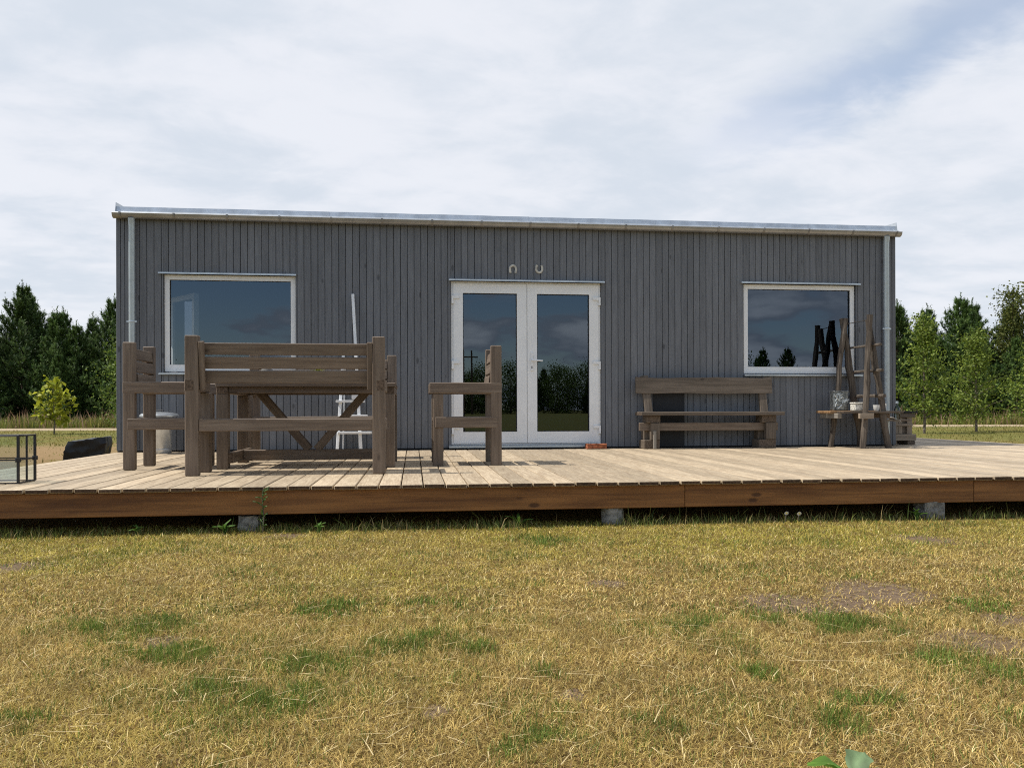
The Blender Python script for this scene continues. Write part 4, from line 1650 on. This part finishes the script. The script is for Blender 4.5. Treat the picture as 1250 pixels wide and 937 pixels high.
green = [(-.316, -7.566, .16), (.026, -7.428, .15), (1.048, -7.296, .15), (.589, -8.222, .10), (1.057, -8.254, .13), (1.592, -7.308, .22), (2.289, -7.139, .16), (1.729, -7.742, .15),
         (1.041, -7.862, .09), (.409, -7.781, .07), (-1.068, -7.984, .12), (-1.079, -6.959, .22), (.202, -7.517, .09), (-.365, -6.86, .20), (.082, -6.85, .16), (.778, -5.251, .2), (1.815, -7.999, .14),
         (.705, -8.063, .08), (1.712, -7.439, .10), (-.402, -7.889, .16), (-.15, -7.45, .12), (1.40, -7.25, .12), (-.62, -7.75, .14), (1.25, -8.1, .1), (-.8, -7.4, .18), (.3, -8.3, .12)]


def blob(x, y, lst):
    m = np.zeros(len(x))
    for bx_, by_, br_ in lst:
        d2 = ((x - bx_) ** 2 + ((y - by_) * 1.0) ** 2) / (br_ * .78) ** 2
        m = np.maximum(m, np.exp(-d2 * 1.1))
    return m


def wedge(n, d0, d1, half, rr_):
    """points in front of the camera between distances d0 and d1 (even over the area)"""
    d = np.sqrt(rr_.uniform(d0 ** 2, d1 ** 2, n))
    a = rr_.uniform(-half, half, n)
    xc = d * a
    c_, s_ = math.cos(.1197), math.sin(.1197)
    return xc * c_ + d * s_, -xc * s_ + d * c_ - 10.251


def lawn(name, parts, seed):
    r_ = np.random.default_rng(seed)
    B_, L_, W_, A_, N_, C_ = [], [], [], [], [], []
    for (x, y), (l0, l1), (w0, w1) in parts:
        n = len(x)
        gm = blob(x, y, green)
        bm_ = blob(x, y, bare)
        no = fbm(x + 20, y + 20, 1.1, 5)
        no2 = fbm(x + 40, y + 40, 3.7, 9)
        brk = fbm(x + 10, y + 60, 9.0, 15)
        gsel = r_.uniform(0, 1, n) < np.clip(gm * 6.5 * np.clip(fbm(x + 70, y + 30, 16.0, 25) * .7 + brk * .6 - .55, 0, 1) + np.clip((no2 - .52) * 1.2, 0, .22) + .05, 0, .8)
        keep = (r_.uniform(0, 1, n) > np.clip(bm_ * 1.1 * (brk + .30), 0, .86)) & (r_.uniform(0, 1, n) < .80 + .35 * no)
        keep &= ~((y > DY + .35) & (x > XL - .05) & (x < DXR))
        x, y, gsel, no, no2 = x[keep], y[keep], gsel[keep], no[keep], no2[keep]
        gmk = gm[keep]
        n = len(x)
        L = r_.uniform(l0, l1, n) * (.75 + .5 * no2)
        L[gsel] *= .85 + .35 * gmk[gsel]
        lean = r_.beta(3.4, 1.3, n) * 1.56
        lean[gsel] = r_.uniform(.1, .95, gsel.sum())
        u = r_.uniform(0, 1, (n, 1))
        straw = np.array([.60, .450, .160]) * (1 - u) + np.array([.35, .235, .064]) * u
        yg = np.array([.41, .345, .062])
        mixv = np.clip((np.clip((y[:, None] + 7.4) / 2.4, 0, 1)) * .75 + (no[:, None] - .5) * 1.2, 0, .9)
        c = straw * (1 - mixv) + yg * mixv
        pale = r_.uniform(0, 1, n) < .10
        c[pale] = np.array([.74, .60, .29])
        brown = r_.uniform(0, 1, n) < .10
        c[brown] = np.array([.20, .115, .045])
        u2 = r_.uniform(0, 1, (n, 1))
        gc_ = np.array([.070, .135, .018]) * (1 - u2) + np.array([.19, .235, .040]) * u2
        c[gsel] = gc_[gsel]
        c = c * r_.uniform(.62, 1.32, (n, 1)) * (.66 + .68 * brk[keep][:, None])
        B_.append(np.stack([x, y, ground_z(x, y) - .003], 1))
        L_.append(L)
        W_.append(r_.uniform(w0, w1, n))
        A_.append(r_.uniform(0, 6.283, n))
        N_.append(lean)
        C_.append(c)
    cat_ = np.concatenate
    return blades_mesh(name, cat_(B_), cat_(L_), cat_(W_), cat_(A_), cat_(N_), cat_(C_), .35, M['blade'], r_)


H1 = .70
parts = [(wedge(165000, 1.55, 3.2, H1, r), (.016, .050), (.0012, .0027)),
         (wedge(215000, 3.2, 5.9, H1, r), (.015, .042), (.0024, .0046))]
xs_, ys_ = r.uniform(-9, 13, 150000), r.uniform(-9.9, -4.3, 150000)
outside = np.abs((xs_ * math.cos(.1197) - (ys_ + 10.251) * math.sin(.1197)) / np.maximum(.3, xs_ * math.sin(.1197) + (ys_ + 10.251) * math.cos(.1197))) > H1 * .97
xs_, ys_ = xs_[outside], ys_[outside]
parts.append(((xs_, ys_), (.025, .055), (.005, .010)))
tag(link('lawn_grass', lawn('lawn_grass', parts, 31)), 'short dry grass with green tufts in front of the deck', 'grass', kind='stuff')

# lawn beside and behind the house
n = 60000
x, y = r.uniform(-26, 36, n), r.uniform(-4.5, 23, n)
k_ = ~((x > XL - .1) & (x < DXR + .05) & (y < 6.5)) & ~((np.abs(x + 8) < 3.2) & (np.abs(y - 5) < 4) & (r.uniform(0, 1, n) < .8))
x, y = x[k_], y[k_]
n = len(x)
u = np.clip(fbm(x, y, .35, 41)[:, None] * 1.6 - .3, 0, 1)
c = (np.array([.30, .24, .07]) * (1 - u) + np.array([.15, .165, .035]) * u) * r.uniform(.7, 1.3, (n, 1))
tag(link('meadow_grass', blades_mesh('meadow_grass', np.stack([x, y, np.full(n, GZ - .01)], 1), r.uniform(.04, .11, n), r.uniform(.012, .028, n), r.uniform(0, 6.28, n),
                                     r.uniform(.2, 1.2, n), c, .4, M['blade'], r)), 'short yellow green grass around the house', 'grass', kind='stuff')

# tall grass on the far side of the path
n = 42000
x = r.uniform(-40, 44, n)
yc = np.interp(x, [p_[0] for p_ in pts] if False else [-90, -50, -25, -14, 0, 12, 24, 40, 90], [30.5, 27.5, 26.2, 25.6, 25.2, 24.6, 23.6, 21.5, 16])
y = yc + 2.1 + np.abs(r.normal(0, 2.4, n))
dens_ = fbm(x + 9, y, .5, 51)
k_ = r.uniform(0, 1, n) < dens_ * 1.5
x, y, dens_ = x[k_], y[k_], dens_[k_]
n = len(x)
u = r.uniform(0, 1, (n, 1))
c = np.array([.125, .165, .030]) * (1 - u) + np.array([.28, .25, .07]) * u
rs = (r.uniform(0, 1, n) < .16 * (dens_ > .45))
c[rs] = np.array([.36, .235, .155])
L = r.uniform(.22, .62, n) * (.5 + dens_)
L[rs] *= 1.45
tag(link('tall_grass', blades_mesh('tall_grass', np.stack([x, y, np.full(n, GZ - .01)], 1), L, r.uniform(.018, .045, n), r.uniform(0, 6.28, n), r.uniform(.05, .6, n),
                                   c * r.uniform(.75, 1.25, (n, 1)), .4, M['blade'], r)), 'tall seeding grass along the far side of the path', 'grass', kind='stuff')

# weeds along the foot of the deck
n = 9000
x = r.uniform(XL, DXR, n)
y = DY + .02 + r.normal(0, .07, n)
pw = fbm(x + 3, y * 0 + 1, 2.2, 61)
k_ = r.uniform(0, 1, n) < np.clip((pw - .30) * 2.4, .06, 1)
x, y, pw = x[k_], y[k_], pw[k_]
n = len(x)
L = r.uniform(.02, .085, n) * (.3 + 1.3 * pw)
lng = r.uniform(0, 1, n) < .07
L[lng] *= 1.9
u = r.uniform(0, 1, (n, 1))
c = (np.array([.07, .125, .022]) * (1 - u) + np.array([.20, .20, .055]) * u) * r.uniform(.7, 1.3, (n, 1))
dry = r.uniform(0, 1, n) < .22
c[dry] = np.array([.36, .27, .12])
tag(link('edge_grass', blades_mesh('edge_grass', np.stack([x, y, np.full(n, GZ - .006)], 1), L, r.uniform(.003, .007, n), r.uniform(0, 6.28, n), r.uniform(.1, .9, n), c, .45, M['blade'], r)),
    'longer green grass growing along the foot of the deck', 'grass', kind='stuff')

# loose straws lying on the lawn
n = 900
x, y = wedge(n, 1.7, 4.6, .68, r)
L = r.uniform(.04, .13, n)
az = r.normal(-.55, 1.1, n)
xl = [(.80, -7.52, .42, -.62), (1.18, -7.78, .34, -.50), (1.45, -7.62, .22, -.45), (1.05, -7.95, .10, .9), (.30, -7.85, .09, -.8), (1.25, -7.85, .09, -1.2), (.62, -7.92, .07, -.75), (-.02, -8.05, .10, -.5), (.95, -7.75, .06, 1.1)]
for a in xl:
    x, y, L, az = np.append(x, a[0]), np.append(y, a[1]), np.append(L, a[2]), np.append(az, a[3])
n = len(x)
c = np.array([.62, .50, .27]) * r.uniform(.75, 1.15, (n, 1))
W = np.full(n, .0030)
W[-len(xl):] = .0042
tag(link('loose_straw', blades_mesh('loose_straw', np.stack([x, y, ground_z(x, y) + .022 + r.uniform(-.008, .012, n)], 1), L, W, az, r.uniform(1.42, 1.6, n), c, .02, M['blade'], r)),
    'loose pale straws lying on the lawn', 'straw', kind='stuff')


def broad_leaf(Lf, Wf, cup, fold, col):
    """a leaf blade with midrib fold, pointing +x"""
    V_, F_ = [], []
    m = 8
    for i in range(m + 1):
        t = i / m
        w = Wf * (math.sin(math.pi * min(1, t * .92 + .06)) ** .75)
        z = cup * math.sin(math.pi * t * .9) - .10 * Lf * t * t
        for j in (-1, -.5, 0, .5, 1):
            V_.append((Lf * t - .12 * Lf * (abs(j) if t < .15 else 0), j * w * .5 * (1 + .09 * math.sin(i * 2.7 + j * 3)), z + abs(j) * fold * w + .004 * math.sin(9 * t + 3 * j)))
    for i in range(m):
        for j in range(4):
            a = i * 5 + j
            F_.append((a, a + 5, a + 6, a + 1))
    me_ = np_mesh('leaf', np.array(V_), [np.array(F_)], np.array([np.array(col) * (1.45 if i_ % 5 == 2 else .92 + .16 * math.sin(i_ * 2.3)) for i_ in range(len(V_))]), M['leaf'])
    me_.polygons.foreach_set('use_smooth', [True] * len(me_.polygons))
    return me_


wd = tag(empty('broadleaf_weed', (.943, -8.55, GZ - .014)), 'broad leaved weed with pale green rounded leaves in the dry grass', 'weed')
for (lx, ly, lz, rx, ry, rz_, Lf, Wf, col) in ((.02, .00, .035, 10, -22, 40, .060, .058, (.145, .215, .105)), (.035, -.02, .028, -25, -12, -25, .052, .05, (.135, .205, .10)),
                                               (.0, -.005, .03, 8, -14, 165, .085, .07, (.10, .20, .025)), (-.01, -.03, .02, 0, -8, 215, .07, .06, (.12, .23, .03))):
    o = link('leaf', broad_leaf(Lf, Wf, .008, .10, col), wd, (lx, ly, lz))
    o.rotation_euler = (R(rx), R(ry), R(rz_))
mb = MB()
mb.tube([(0, 0, -.01), (.005, -.004, .02), (.01, -.006, .036)], [.006, .005, .004], 6)
mb.build('stem', M['birchbark'], wd)

# larger weeds at the deck edge


def weed(x, y, n, Lr, Wr, seed, label):
    r_ = np.random.default_rng(seed)
    o_ = tag(empty('edge_weed', (x, y, GZ)), label, 'weed', 'weeds along the deck edge')
    for i in range(n):
        Lf = r_.uniform(*Lr)
        l_ = link('leaf', broad_leaf(Lf, r_.uniform(*Wr), .02, .12, np.array([.075, .15, .025]) * r_.uniform(.8, 1.35)), o_, (0, 0, .01))
        l_.rotation_euler = (R(r_.uniform(-15, 15)), R(-r_.uniform(25, 75)), 6.283 * i / n + r_.uniform(-.4, .4))
    return o_


weed(-1.22, DY - .06, 7, (.06, .11), (.018, .03), 1, 'leafy green weed beside the low concrete block by the long seat')
weed(-1.78, DY - .02, 6, (.05, .09), (.014, .022), 2, 'small green weed at the deck edge below the long seat')
weed(.72, DY + .0, 4, (.10, .16), (.02, .03), 3, 'lone green weed at the deck edge near the round concrete footing')
weed(-.62, DY - .05, 6, (.04, .075), (.014, .022), 4, 'low green weed at the deck edge below the table')
weed(3.62, DY - .03, 5, (.06, .1), (.02, .03), 5, 'green weed at the deck edge beside the square concrete block')
# tall thin stalk in front of the beam
st = tag(empty('tall_weed', (-.985, DY - .05, GZ)), 'tall thin dark green weed stalk standing against the deck beam', 'weed')
mb = MB()
mb.tube([(0, 0, -.01), (.008, 0, .12), (-.004, .005, .23), (.004, 0, .30)], [.004, .0035, .003, .002], 5)
mb.build('stem', M['birchbark'], st)
rs_ = random.Random(9)
for i in range(16):
    z = .05 + .015 * i
    l_ = link('leaf', broad_leaf(rs_.uniform(.04, .075), rs_.uniform(.008, .014), .006, .1, (.055, .10, .025)), st, (0, 0, z))
    l_.rotation_euler = (0, R(-rs_.uniform(15, 55)), rs_.uniform(0, 6.28))
for x, y, lab in ((2.62, DY - .03, 'white daisy at the deck edge, closed head on a short stalk'), (2.70, DY - .06, 'open white daisy with dark centre at the deck edge')):
    fl = tag(empty('daisy', (x, y, GZ)), lab, 'flower', 'daisies at the deck edge')
    mb = MB()
    mb.tube([(0, 0, 0), (.003, 0, .04), (.004, -.004, .068)], .0018, 5)
    mb.build('stem', M['birchbark'], fl)
    mb = MB()
    V_, F_ = [(.004, -.006, .070)], []
    for i in range(20):
        an = 6.283 * i / 20
        rr3 = .019 if i % 2 else .013
        V_.append((.004 + rr3 * math.cos(an), -.010 - .006 * math.sin(an), .072 + rr3 * .8 * math.sin(an)))
    for i in range(20):
        F_.append((0, 1 + i, 1 + (i + 1) % 20))
    mb.add(V_, F_)
    mb.build('petals', M['petal'], fl)
    mb = MB()
    mb.lathe([(.002, 0), (.006, .001), (.004, .004)], 8)
    mb.V = [(v[0] + .004, -.012 - v[2], v[1] + .072) for v in mb.V]
    mb.build('disc', M['pollen'], fl)
